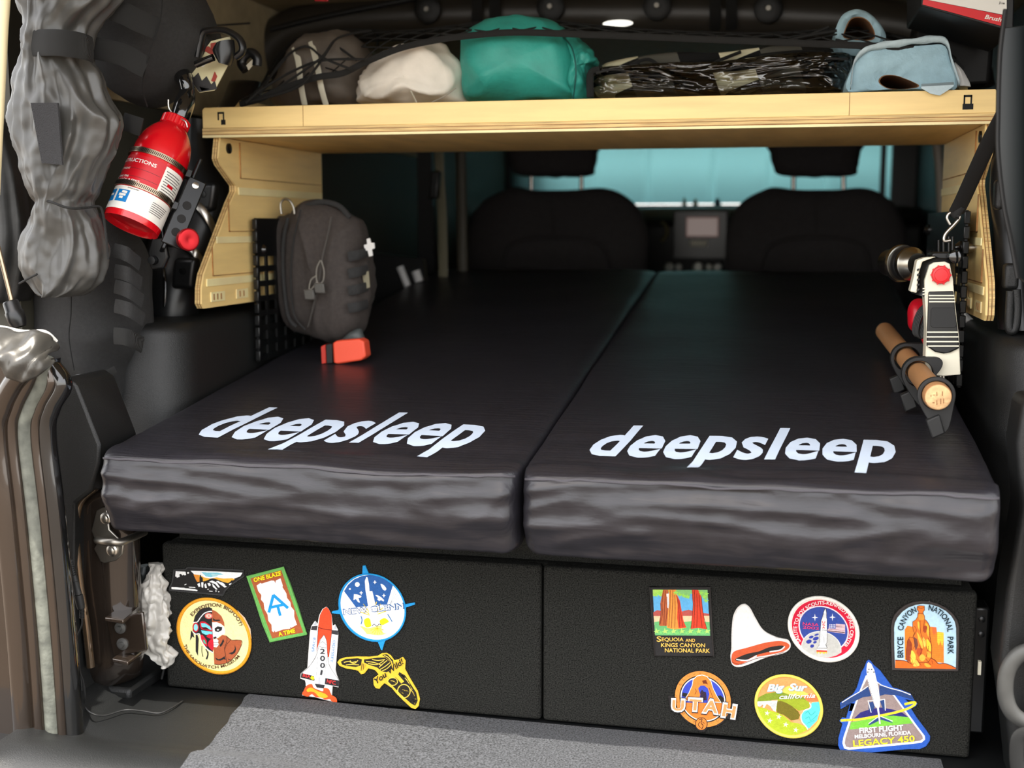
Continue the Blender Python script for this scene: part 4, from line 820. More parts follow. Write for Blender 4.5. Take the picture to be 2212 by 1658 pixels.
# dark tinted hatch glass, swung up beside the opening
hg_ = thing('hatch_glass', 'dark tinted glass panel edge at the right margin of the opening', 'glass panel', tuple(P(2190, 560, Y=-.02)))
mb = MB(); mb.prism(poly_px([(2166, 60), (2158, 250), (2157, 330), (2170, 440), (2186, 520), (2200, 600), (2330, 700), (2330, 40)], -.02), (0, .006, 0)); obj('pane', mb, mat('tinted_glass', (16, 24, 26), .3), hg_, bevel=.001)
mb = MB(); mb.tube(crom([P(u, v, Y=-.024) for u, v in [(2172, 20), (2160, 120), (2156, 250), (2156, 330), (2168, 440), (2184, 520), (2198, 600)]], 6), .0028, 8); obj('rubber_edge', mb, M_rub, hg_)
# right lower interior: dark panels and a shadowed recess
mb = MB(); mb.box((.80, -.02, 0), (.84, .05, 1.2)); struct('trim_21', mb, M_plas)
mb = MB(); mb.prism([P(u, v, Y=-.06) for u, v in [(2212, 860), (2196, 960), (2206, 1100), (2176, 1280), (2160, 1440), (2176, 1560), (2196, 1760), (2400, 1760), (2400, 860)]], (0, .08, 0)); struct('trim_22', mb, M_plas, bevel=.01, seg=4)
mb = MB(); mb.tube(crom([P(u, v, Y=-.10) for u, v in [(2240, 1400), (2200, 1414), (2176, 1450), (2172, 1500), (2188, 1540), (2230, 1570)]], 8), .0095, 16, flat=.8); o = obj('grab_loop', mb, mat('worn_rubber', (62, 62, 60), .5, var=.1, vscale=50)); tag(o, 'grey rubber grab loop at the lower right edge', 'handle')
mb = MB(); mb.tube(crom([P(u, v, Y=-.12) for u, v in [(2240, 1580), (2202, 1590), (2196, 1640), (2206, 1700)]], 8), .008, 12, flat=.5); o = obj('black_strap_end', mb, M_web); tag(o, 'black woven strap end in the bottom right corner', 'strap')
# ================================================================ molle panels
def molle(name, label, X, y0, y1, z0, z1, sx):
    t = thing(name, label, 'panel', (X, (y0 + y1) / 2, z0))
    mb = MB(); rows_, cols = 7, 9; zt = z1 - .062
    ys = np.linspace(y0, y1, cols + 1); zs = np.linspace(z0 + .006, zt, rows_ + 1)
    pw_, ph = (y1 - y0) / cols, (zt - z0) / rows_
    # web of bars around the slots
    mb.box((X, y0, zt), (X + .004, y1, z1))
    for i in range(cols + 1):
        w = .0085 if 0 < i < cols else .011; yy = min(max(ys[i], y0 + w / 2), y1 - w / 2); mb.box((X, yy - w / 2, z0), (X + .004, yy + w / 2, zt + .001))
    for z in zs: mb.box((X + .0002, y0, z - .005), (X + .0038, y1, z + .005))
    obj('slotted_plate', mb, M_black, t)
    mb = MB()
    for k in range(12):
        z = z0 + (z1 - z0) * (k + .5) / 12; mb.box((X - .0025, y0 - .004, z - (z1 - z0) / 28), (X + .0065, y0 + .004, z + (z1 - z0) / 28))
    obj('rolled_edge', mb, M_black, t, bevel=.0015)
    for y, z in ((y0 + .03, z1 - .075 + .02), (y1 - .03, z1 - .03)):
        mb = MB(); mb.lathe((X, y, z), (-sx, 0, 0), [(0, .010), (.003, .010), (.006, .007), (.009, .005)], 20); obj('bolt', mb, mat('gloss_black', (18, 18, 18), .12, coat=1), t)
    mb = MB(); mb.lathe((X, y0 + .03, z1 - .055), (sx, 0, 0), [(0, .006), (.028, .006)], 16); obj('standoff', mb, M_steel, t)
    return t
molle('molle_panel', 'black slotted mounting panel carrying the small charcoal pouch', -.588, .385, .76, .452, .703, -1)
molle('molle_panel', 'black slotted mounting panel behind the cordless drill, right side', .572, .305, .78, .45, .712, 1)
# ================================================================ charcoal pouch
po = thing('first_aid_pouch', 'charcoal zip pouch with a white cross on the left mounting panel', 'pouch', tuple(P(690, 730, Y=.42)))
M_pou = mat('charcoal_cordura', (62, 56, 53), .85, var=.12, vscale=160, bump=.35, bscale=700)
obj('body', blob([(622, 480), (646, 448), (700, 440), (745, 455), (778, 490), (792, 560), (796, 620), (790, 680), (775, 715), (745, 738), (720, 732), (690, 722), (660, 714), (630, 692), (620, 600), (617, 520)], .50, .055, .07, wr=.004, ws=(16,) * 3, seed=71, ridges=.008, rs=(16, 16, 7), pw=4, center=(700, 590)), M_pou, po, angle=180)
obj('back_compartment', blob([(600, 478), (612, 466), (640, 462), (650, 520), (650, 640), (640, 704), (616, 694), (603, 600)], .50, .03, .03, wr=.002, pw=5, crom_n=3), M_pou, po, angle=180)
mb = MB(); mb.tube(crom([P(u, v, Y=y) for u, v, y in [(716, 470, 0.448), (708, 510, 0.433), (698, 550, 0.426), (690, 600, 0.425), (680, 650, 0.428), (666, 705, 0.448)]], 6), .0032, 8, flat=.5); obj('zipper', mb, mat('zip_grey', (84, 80, 76), .7, bump=.8, bscale=900), po)
for q, (u, v) in (([(692, 562), (684, 580), (684, 605), (690, 612), (698, 606), (700, 585), (694, 562)], (691, 622)), ([(682, 596), (672, 604), (668, 620), (670, 626), (678, 618), (686, 606)], (669, 636))):
    mb = MB(); mb.tube(crom([P(a, b_, Y=0.412) for a, b_ in q], 5), .0013, 8); pl_ = obj('pull_cord', mb, mat('cord_grey', (120, 116, 108), .7), po)
    mb = MB(); c = P(u, v, Y=0.412); mb.obox(c, (.0095, 0, 0), (0, .004, 0), (-.001, 0, .009)); obj('pull_tab', mb, mat('rubber_grey', (78, 76, 72), .5), pl_, bevel=.002)
for q, w in (([(622, 470), (612, 520), (612, 600), (622, 680), (640, 706)], .0035), ([(650, 452), (634, 520), (628, 600), (636, 680), (660, 712)], .0016)):
    mb = MB(); mb.tube(crom([P(u, v, Y=0.443) for u, v in q], 6), w, 8); obj('piping', mb, M_cord, po)
for v in (548, 585, 622, 660):
    mb = MB(); mb.tube(crom([P(u, v + dv, Y=y) for u, dv, y in [(752, 6, 0.446), (775, 2, 0.453), (794, -4, 0.478)]], 5), .0085, 8, flat=.2, up=(0, 0, 1)); obj('webbing_loop', mb, M_cord, po)
mb = MB(); q = [(792, 516), (799, 514), (801, 524), (808, 524), (809, 536), (803, 538), (805, 552), (797, 554), (794, 541), (788, 541), (786, 529), (793, 527)]
mb.prism(poly_px(q, 0.470), (0, .003, 0)); obj('white_cross', mb, mat('white_cloth', (222, 220, 216), .8), po)
mb = MB(); mb.prism(poly_px([(782, 590), (796, 585), (799, 620), (788, 624)], 0.472), (0, .003, 0)); obj('small_tag', mb, mat('olive_tag', (128, 122, 100), .7), po)
for q, r0 in (([(608, 462), (606, 440), (614, 430), (626, 434), (634, 448), (636, 462)], .0022),):
    mb = MB(); mb.tube(crom([P(u, v, Y=0.458) for u, v in q], 6), r0, 8); obj('hang_loop', mb, M_dsteel, po)
mb = MB(); mb.tube(crom([P(u, v, Y=0.478) for u, v in [(650, 450), (690, 436), (730, 444), (756, 470)]], 6), .005, 8, flat=.6); obj('grab_handle', mb, M_cord, po)
# orange case
oc = thing('orange_case', 'small bright orange case beside the left mounting panel on the mattress edge', 'case', tuple(P(745, 784, Y=.41)))
mb = MB(); mb.prism(poly_px([(718, 741), (726, 736), (775, 732), (786, 737), (790, 770), (780, 778), (730, 786), (720, 783)], .405), (0, .03, 0)); obj('body', mb, mat('orange_plastic', (236, 84, 56), .5), oc, bevel=.004, seg=3)
mb = MB(); mb.prism(poly_px([(693, 748), (702, 744), (704, 784), (695, 786)], .405), (0, .025, 0)); obj('end_band', mb, mat('orange_dark', (190, 50, 36), .5), oc, bevel=.001)
mb = MB(); mb.prism(poly_px([(704, 744), (717, 742), (718, 784), (706, 785)], .406), (0, .028, 0)); obj('black_band', mb, M_rub, oc, bevel=.001)
o = obj('plastic_dome', blob([(738, 734), (760, 716), (778, 712), (788, 730), (782, 738), (750, 738)], .455, .012), mat('grey_lid', (70, 76, 76), .5)); tag(o, 'grey plastic dome behind the bright orange case', 'dome')  # low domed lid of grey plastic
# ================================================================ cordless drill
dr_ = thing('cordless_drill', 'white and black cordless drill with a red button hung handle down', 'drill', tuple(P(2035, 812, Y=.20)))
M_dw = mat('drill_white', (232, 226, 204), .35, coat=.2); M_db = mat('drill_black', (20, 20, 20), .4)
def pr(pts, Y, th, m_, nm, bev=.003, par=None, Z=Z6): mb = MB(); mb.prism(poly_px([Z(*q) for q in pts], Y), (0, th, 0)); return obj(nm, mb, m_, par or dr_, bevel=bev, seg=3)
pr([(655, 1020), (668, 700), (662, 560), (655, 460), (655, 350), (690, 240), (720, 222), (800, 215), (835, 230), (858, 340), (866, 440), (885, 620), (902, 760), (912, 1025), (800, 1034), (700, 1030)], .20, .035, M_dw, 'handle_shell', .006)
pr([(682, 430), (862, 425), (874, 560), (892, 700), (904, 835), (840, 866), (790, 874), (730, 862), (668, 820), (672, 700), (678, 560)], .1955, .004, M_db, 'grip', .002)
gp = pr([(700, 560), (712, 545), (862, 545), (872, 560), (884, 670), (870, 688), (712, 688), (696, 672)], .194, .002, mat('grip_pad', (36, 36, 36), .7), 'grip_pad', .0008)
for y, xa, xb in ((458, 684, 868), (480, 686, 872), (502, 686, 874), (720, 672, 896), (754, 668, 898), (788, 668, 900), (820, 676, 900)):
    pr([(xa, y - 5), (xb, y - 5), (xb, y + 5), (xa, y + 5)], .1945, .002, M_dw, 'grip_stripe', .0003)
c = P(*Z6(770, 310), Y=.199); mb = MB(); vs_ = []; fs = []; n_ = 48
mb.lathe(c, (0, -1, 0), [(0, .0128), (.004, .0126), (.006, .0115), (.0065, .009), (.006, .0085), (.0062, .002)], 40); rbn = obj('red_button', mb, mat('button_red', (222, 30, 38), .35), dr_, angle=30)
for k in range(10):
    a = k * math.pi / 5; mb = MB(); cc = c + Vector((math.cos(a) * .0125, -.003, math.sin(a) * .0125)); mb.lathe(cc, (0, -1, 0), [(0, .0018), (.002, .0015)], 8); obj('tooth', mb, mat('button_red', (222, 30, 38), .35), rbn)
mb = loft([(Z6(560, 440), Z6(690, 470), .235), (Z6(580, 340), Z6(850, 380), .235), (Z6(600, 240), Z6(870, 230), .235), (Z6(640, 185), Z6(850, 190), .24)], .235, .03, seg=40); obj('motor_housing', mb, M_db, dr_, angle=60)
pr([(550, 430), (575, 330), (600, 205), (660, 185), (740, 180), (640, 215), (612, 300), (600, 440)], .205, .03, M_dw, 'side_shell', .003)
for k in range(5): pr([(600, 268 + 36 * k), (618, 262 + 36 * k), (618, 276 + 36 * k), (600, 284 + 36 * k)], .203, .003, M_db, 'vent', .0004)
for y in (405, 425, 445): pr([(640, y), (660, y - 2), (660, y + 6), (640, y + 8)], .199, .002, M_dw, 'rib', .0003)
ca = P(*Z6(600, 250), Y=.25); cb_ = P(*Z6(455, 215), Y=.36); axc = (cb_ - ca); Lc = axc.length
axc = Vector((-.45, .89, .0)).normalized()
ca = P(*Z6(575, 232), Y=.27)
mb = MB(); mb.lathe(ca - axc * .01, axc, [(0, .016), (.006, .021), (.012, .023), (.014, .0245), (.02, .0245), (.021, .021), (.036, .022), (.037, .027), (.041, .028), (.043, .028), (.046, .027), (.047, .023), (.075, .020), (.082, .010)], 56); obj('chuck', mb, mat('chuck_metal', (150, 146, 136), .25, metal=1), dr_, angle=30)
mb = MB(); mb.lathe(ca + axc * .012, axc, [(0, .0248), (.001, .0252), (.013, .0252), (.014, .0248)], 48); obj('chuck_sleeve', mb, M_db, dr_, angle=30)
mb = MB(); mb.tube([P(*Z6(765, 1030), Y=.21), P(*Z6(775, 1110), Y=.21)], .0028, 10); mb.tube([P(*Z6(788, 1030), Y=.208), P(*Z6(790, 1080), Y=.208)], .0026, 10); obj('bit', mb, M_steel, dr_)
mb = MB(); mb.lathe(P(*Z6(870, 180), Y=.22), (0, -1, 0), [(0, .010), (.012, .009), (.014, .006)], 20); obj('mount_screw', mb, mat('gloss_black', (18, 18, 18), .12, coat=1), dr_)
pr([(700, 170), (720, 150), (860, 150), (900, 165), (900, 215), (850, 205), (760, 200)], .23, .06, M_db, 'belt_clip', .003)
# strap with hook on the right
sp = thing('tie_down_strap', 'black tie down strap with a bent steel hook running up the right side', 'strap', tuple(P(2060, 500, Y=.2)))
mb = MB(); q = [(2215, 150, .02), (2180, 225, .06), (2140, 300, .11), (2105, 375, .16), (2080, 430, .20), (2066, 458, .22)]
mb.tube(crom([P(u, v, Y=y) for u, v, y in q], 6), .0105, 12, flat=.22, up=(1, -.2, 0)); obj('webbing', mb, mat('flat_webbing', (24, 24, 24), .6), sp)
mb = MB(); mb.tube(crom([P(u, v, Y=y) for u, v, y in [(2076, 440, .215), (2062, 462, .225), (2072, 464, .225)]], 6), .010, 10, flat=.6); obj('sewn_loop', mb, M_rub, sp)
mb = MB(); mb.tube(crom([P(*Z5(x, y), Y=.225) for x, y in [(838, 945), (815, 900), (830, 865), (870, 860), (905, 890), (870, 940), (805, 1010), (795, 1060), (840, 1058)]], 6), .0024, 10); obj('hook', mb, M_steel, sp)
# wires below hook
for i, x in enumerate((755, 790, 850)):
    pass
rk = thing('wire_rack', 'short black wire prongs above the cordless drill', 'rack', tuple(P(*Z5(800, 1140), Y=.30)))
for x in (755, 790, 828, 855):
    mb = MB(); mb.tube([P(*Z5(x, 1030 + (x % 3) * 12), Y=.30), P(*Z5(x, 1150), Y=.30)], .002, 8); obj('prong', mb, M_black, rk)
# red tool with coiled black cord
rt_ = obj('red_tool', blob([Z6(*q) for q in [(530, 560), (560, 495), (610, 475), (650, 490), (660, 560), (655, 800), (620, 760), (560, 715), (530, 660)]], .30, .02), mat('red_plastic', (190, 16, 36), .35)); tag(rt_, 'dark red plastic tool body behind the drill handle', 'tool')
cc2 = thing('coiled_cord', 'coil of black cord hanging in front of the red tool', 'cord', tuple(P(*Z6(620, 760), Y=.26)))
for k in range(5):
    mb = MB(); mb.tube(crom([P(*Z6(x + k * 9, y + k * 4), Y=.265 - k * .001) for x, y in [(660, 520), (615, 560), (580, 640), (572, 720), (600, 745), (625, 680), (655, 600)]], 6), .0016, 8); obj('loop', mb, M_rub, cc2)
# ================================================================ wooden handle in rubber clamps
M_wd = mat('hickory', (166, 120, 78), .55, var=.25, vscale=14, stretch=(1, .15, 1)); M_end = mat('end_grain', (214, 172, 124), .8, var=.2, vscale=90, bump=.6, bscale=200)
wh = thing('hickory_stick', 'long hickory stick clipped along the right side with its end grain facing out', 'tool handle', tuple(P(2028, 890, Y=.02)))  # wooden handle of a long tool
E0 = P(2027, 858, Y=.02); E1 = P(1912, 716, Y=.60); ax_ = (E1 - E0).normalized(); Lh = (E1 - E0).length
mb = MB(); mb.lathe(E0 + ax_ * .002, ax_, [(0, .0165), (.003, .0175), (.03, .0175), (.10, .015), (Lh, .0155)], 40); obj('shaft', mb, M_wd, wh)
mb = MB(); mb.lathe(E0 + ax_ * .0025, -ax_, [(0, .0160), (.002, .0158), (.0025, .015)], 40); eg = obj('end_grain', mb, M_end, wh)
dkm = mat('stamp_brown', (140, 96, 60), .8); mb = MB()
for x, y, w, h in ((700, 1165, 6, 34), (722, 1170, 20, 5), (742, 1160, 6, 34), (782, 1160, 6, 34), (718, 1225, 16, 6), (742, 1225, 5, 34), (770, 1215, 5, 40), (790, 1212, 5, 34)):
    mb.prism([P(*Z6(x + a, y + b_), Y=E0.y - .0005) for a, b_ in ((-w / 2, -h / 2), (w / 2, -h / 2), (w / 2, h / 2), (-w / 2, h / 2))], (0, .0008, 0))
obj('stamped_marks', mb, dkm, wh)
for i, (t, sc) in enumerate(((.02, 1.0), (.30, .95), (.52, .95))):
    c = E0.lerp(E1, t); n_ = 40; r0 = .0185; r1 = .0235
    rc = thing('rubber_clamp', ['front rubber clamp around the stamped end of the wooden handle', 'middle rubber clamp on the wooden handle, second from its stamped end', 'rear rubber clamp on the wooden handle, farthest from its stamped end'][i], 'clamp', tuple(c - Vector((0, 0, .03))), 'rubber clamps on the wooden handle')
    mb = MB(); vs_ = []
    for dy in (-.008 if i else .003, .012):
        for r in (r0, r1):
            for k in range(n_):
                a = 2 * math.pi * k / n_; x = math.cos(a) * r; z = math.sin(a) * r
                if r == r1:
                    if z < 0: tt = (-z / r1) ** 3; x += .010 * tt; z -= .026 * tt           # tail towards the mounting panel
                    if i and z > 0 and x > 0: x += .02 * (z / r1)
                vs_.append(Vector((c.x + x, c.y + dy, c.z + z)))
    fs = []
    for k in range(n_):
        j = (k + 1) % n_; fs += [(k, j, n_ + j, n_ + k), (2 * n_ + k, 3 * n_ + k, 3 * n_ + j, 2 * n_ + j), (k, 2 * n_ + k, 2 * n_ + j, j), (n_ + k, n_ + j, 3 * n_ + j, 3 * n_ + k)]
    mb.add(vs_, fs); obj('strap', mb, M_rub, rc, bevel=.001)
    mb = MB(); mb.obox(c + Vector((-.012 if i else .0, .004, -.040)), (.008, 0, .004), (0, .008, 0), (-.004, 0, .012)); obj('toothed_tab', mb, M_rub, rc, bevel=.002)
# white fabric scrap behind the wooden panel foot
mb = loft([(Z6(925, 560), Z6(940, 570)), (Z6(915, 620), Z6(1010, 630)), (Z6(930, 660), Z6(1030, 640))], .50, .01, seg=40, pleat=(6, .1), wr=.003); o = obj('white_rag', mb, mat('white_cloth', (222, 220, 216), .8)); tag(o, 'white rag tucked under the right wooden side panel', 'rag')
# ================================================================ front seats
M_seat = mat('seat_fabric', (52, 49, 50), .9, var=.1, vscale=80)
def seat(label, uc, wl, wr_, Y, shade):
    t = thing('front_seat', label, 'seat', tuple(P(uc, 620, Y=Y + .1)))
    sx = (wl + wr_) / 2
    q = [(uc - wl, 640), (uc - wl * 1.0, 560), (uc - wl * .97, 480), (uc - wl * .82, 436), (uc - wl * .60, 412), (uc - wl * .45, 404), (uc - 40, 410), (uc + 40, 410), (uc + wr_ * .5, 406), (uc + wr_ * .72, 418), (uc + wr_ * .9, 450), (uc + wr_, 500), (uc + wr_, 560), (uc + wr_ * .98, 640), (uc + wr_ * .9, 700), (uc - wl * .9, 700)]
    obj('backrest', blob(q, Y, .055, .07, pw=5, wr=.004, ws=(6,) * 3, seed=uc, center=(uc, 540)), M_seat, t, angle=180)
    mb = MB(); mb.tube(crom([P(uc - wl * .62, 600, Y=Y - .05), P(uc - wl * .5, 530, Y=Y - .062), P(uc, 512, Y=Y - .064), P(uc + wr_ * .5, 530, Y=Y - .062), P(uc + wr_ * .62, 600, Y=Y - .05)], 6), .006, 8); obj('pocket_seam', mb, M_seat, t)
    mb = MB(); mb.tube([P(uc, 512, Y=Y - .062), P(uc, 420, Y=Y - .05)], .003, 6); obj('centre_seam', mb, M_seat, t)
    hq = [(uc - 96, 300), (uc + 92, 300), (uc + 96, 330), (uc + 90, 360), (uc + 72, 381), (uc - 70, 380), (uc - 92, 358), (uc - 100, 330)]
    obj('headrest', blob(hq, Y + .02, .05, .05, pw=5), M_seat, t, angle=180)
    b0_ = P(uc - wl * .9, 690, Y=Y); b1_ = P(uc + wr_ * .9, 690, Y=Y); mb = MB(); mb.box((b0_.x, Y - .04, .20), (b1_.x, Y + .48, .40)); obj('cushion', mb, M_seat, t, bevel=.04, seg=4)
    mb = MB(); mb.box((b0_.x + .05, Y, 0.0), (b1_.x - .05, Y + .42, .21)); obj('seat_base', mb, M_plas2, t, bevel=.01)
    mb = MB(); mb.box((b0_.x + .03, Y - .03, .30), (b1_.x - .03, Y + .06, b0_.z + .05)); obj('lower_back', mb, M_seat, t, bevel=.03, seg=3)
    for dx in (-48, 60):
        mb = MB(); mb.tube([P(uc + dx, 370, Y=Y + .02), P(uc + dx, 420, Y=Y + .02)], .007, 12); obj('headrest_post', mb, mat('chrome', (210, 205, 200), .2, metal=1), t)
    return t
seat('driver side front seat with black cloth backrest, left of the console', 1196, 186, 204, 2.1, 0)
seat('passenger side front seat with black cloth backrest, right of the console', 1762, 195, 196, 2.1, 1)
# ================================================================ sunshade in the windshield
ss = thing('windshield_sunshade', 'pale blue folding sunshade filling the windshield', 'sunshade', tuple(P(1500, 440, Y=3.36)))
M_ss = bpy.data.materials.new('sunshade_cloth'); M_ss.use_nodes = True; n = M_ss.node_tree.nodes; l = M_ss.node_tree.links
n['Principled BSDF'].inputs['Base Color'].default_value = rgb((170, 214, 216)); n['Principled BSDF'].inputs['Roughness'].default_value = .9
tr = n.new('ShaderNodeBsdfTranslucent'); tr.inputs[0].default_value = rgb((190, 228, 230)); mxx = n.new('ShaderNodeMixShader'); mxx.inputs[0].default_value = .8
l.new(n['Principled BSDF'].outputs[0], mxx.inputs[1]); l.new(tr.outputs[0], mxx.inputs[2]); l.new(mxx.outputs[0], n['Material Output'].inputs[0])
xe = [P(u, 400, Y=3.36).x for u in (1100, 1287, 1400, 1540, 1660, 1780, 1935)]
for i in range(6):
    mb = MB(); a, b_ = xe[i], xe[i + 1]; m_ = 9; vs_ = []; fs = []
    for k in range(m_ + 1):
        x = a + (b_ - a) * k / m_ + (.0 if k == 0 else 0); y = 3.36 - .025 * math.sin(k / m_ * math.pi) * (1 if i % 2 else .6)
        vs_ += [(x, y, .778), (x, y, 1.10)]
    fs = [(2 * k, 2 * k + 2, 2 * k + 3, 2 * k + 1) for k in range(m_)]; mb.add(vs_, fs); o = obj('shade_panel', mb, M_ss, ss, angle=180)
    s_ = o.modifiers.new('s', 'SOLIDIFY'); s_.thickness = .002
mb = MB(); a = P(1878, 400, Y=3.30).x; mb.box((P(1900, 400, Y=3.30).x, 3.28, .5), (P(1912, 400, Y=3.30).x, 3.32, 1.15)); struct('trim_23', mb, M_plas2)
mb = MB(); mb.box((P(1924, 400, Y=3.30).x, 3.28, .5), (.80, 3.32, 1.15)); struct('trim_24', mb, M_plas2)
mb = MB(); mb.box((-.80, 3.28, .5), (P(1106, 400, Y=3.30).x, 3.32, 1.15)); struct('trim_25', mb, M_plas2)
# small glow of daylight beside the left headrest
# ================================================================ dashboard
db2 = thing('dashboard', 'black dashboard below the sunshade with a small screen and control knobs', 'dashboard', (.2, 3.0, .40))
mb = MB(); mb.prism([(-.78, 2.75, .40), (-.78, 2.72, .70), (-.78, 2.80, .752), (-.78, 3.25, .765), (-.78, 3.25, .40)], (1.56, 0, 0)); obj('body', mb, M_plas2, db2, bevel=.02, seg=3)
Yd = 2.70
def dbox(u0, v0, u1, v1, m_, nm, th=.02, Y=Yd, par=db2, bev=.004):
    mb = MB(); a = P(u0, v0, Y=Y); b_ = P(u1, v1, Y=Y); mb.box((a.x, Y, b_.z), (b_.x, Y + th, a.z)); return obj(nm, mb, m_, par, bevel=bev, seg=3)
dbox(1455, 455, 1570, 560, M_plas2, 'centre_stack', .06, Yd)
dbox(1482, 468, 1552, 512, mat('screen_brown', (92, 66, 60), .12, emit=(120, 84, 76), estr=.25), 'screen', .01, Yd - .006)
dbox(1490, 518, 1528, 532, mat('cream_plastic', (220, 215, 195), .5), 'button_row', .01, Yd - .006)
M_kn = mat('knob_silver', (176, 176, 168), .35, metal=.3)
for u, r in ((1446, .016), (1466, .013), (1508, .018), (1532, .012), (1550, .015)):
    c = P(u, 577, Y=Yd - .0); mb = MB(); mb.lathe(c, (0, -1, 0), [(0, r), (.012, r), (.014, r * .8), (.014, r * .55), (.008, r * .5)], 28); obj('knob', mb, M_kn, db2)
c = P(1420, 500, Y=2.68); mb = MB(); mb.tube([c + Vector((math.cos(a) * .035, 0, math.sin(a) * .035)) for a in np.linspace(-1.2, 1.2, 12)], .006, 8); obj('vent_ring', mb, mat('brass_trim', (130, 120, 84), .4, metal=.4), db2)
# things on the dash top
for u, w, h, cq, lab in ((1478, 9, 14, (150, 140, 90), 'small olive ornament on the dashboard, leftmost of three'), (1502, 10, 12, (170, 150, 96), 'small tan ornament on the dashboard, between two others'), (1550, 14, 13, (70, 90, 110), 'small blue grey ornament on the dashboard, rightmost of three')):
    c = P(u, 442, Y=3.0); c.z = .765; k = .0017; mb = MB(); mb.lathe(c, (0, 0, 1), [(0, w * k * .6), (.002, w * k * .6), (h * k * .5, w * k * .5), (h * k * .7, w * k * .3), (h * k, w * k * .35), (h * k * 1.2, w * k * .1)], 16); o = obj('dash_ornament', mb, mat('orn_%d' % u, cq, .6)); tag(o, lab, 'ornament', 'ornaments on the dashboard')
# ================================================================ left interior belt, pillar
bt = thing('seat_belt', 'beige grey seat belt webbing hanging on the left middle pillar', 'seat belt', tuple(P(950, 620, Y=1.45)))
mb = MB(); mb.tube(crom([P(u, v, Y=1.40) for u, v in [(948, 300), (950, 380), (955, 460), (957, 560), (958, 640)]], 6), .012, 10, flat=.15, up=(1, 0, 0)); obj('webbing', mb, mat('belt_beige', (104, 100, 80), .7), bt)
mb = MB(); c = P(940, 400, Y=1.38); mb.obox(c, (.012, 0, 0), (0, .012, 0), (.004, 0, .035)); obj('guide_loop', mb, M_plas2, bt, bevel=.005)
mb = MB(); mb.lathe(P(1001, 541, Y=1.5), (0, -1, 0), [(0, .008), (.004, .007)], 14); obj('anchor_bolt', mb, M_steel, bt)
mb = MB(); mb.tube(crom([P(u, v, Y=1.5) for u, v in [(994, 300), (996, 400), (998, 520), (1000, 640)]], 6), .015, 12, flat=.6, up=(1, 0, 0)); struct('trim_26', mb, mat('warm_pillar', (62, 58, 48), .6))
mb = MB(); mb.prism([P(u, v, Y=1.5) for u, v in [(900, 280), (930, 280), (940, 660), (905, 660)]], (0, .03, 0)); struct('trim_27', mb, M_plas2)
mb = MB(); mb.prism([P(u, v, Y=1.3) for u, v in [(800, 545), (912, 560), (925, 660), (800, 700)]], (0, .03, 0)); struct('trim_28', mb, M_plas2)
for i, (a, b_) in enumerate((((864, 576), (882, 622)), ((898, 585), (906, 608)))):
    q0 = P(a[0], a[1], Y=1.29); q1 = P(b_[0], b_[1], Y=1.29); mb = MB(); mb.tube([q0, q1], .009 if i == 0 else .011, 12); o = obj('white_peg', mb, mat('white_plastic', (206, 206, 206), .5)); tag(o, ['taller white plastic peg beyond the charcoal pouch', 'shorter white plastic peg beyond the charcoal pouch, right of the taller one'][i], 'peg')
# right middle pillar, pale
mb = MB(); mb.tube(crom([P(u, v, Y=1.5) for u, v in [(2022, 290), (2030, 360), (2034, 440), (2036, 470)]], 6), .012, 12, up=(1, 0, 0)); struct('trim_29', mb, mat('pale_pillar', (138, 130, 120), .5))
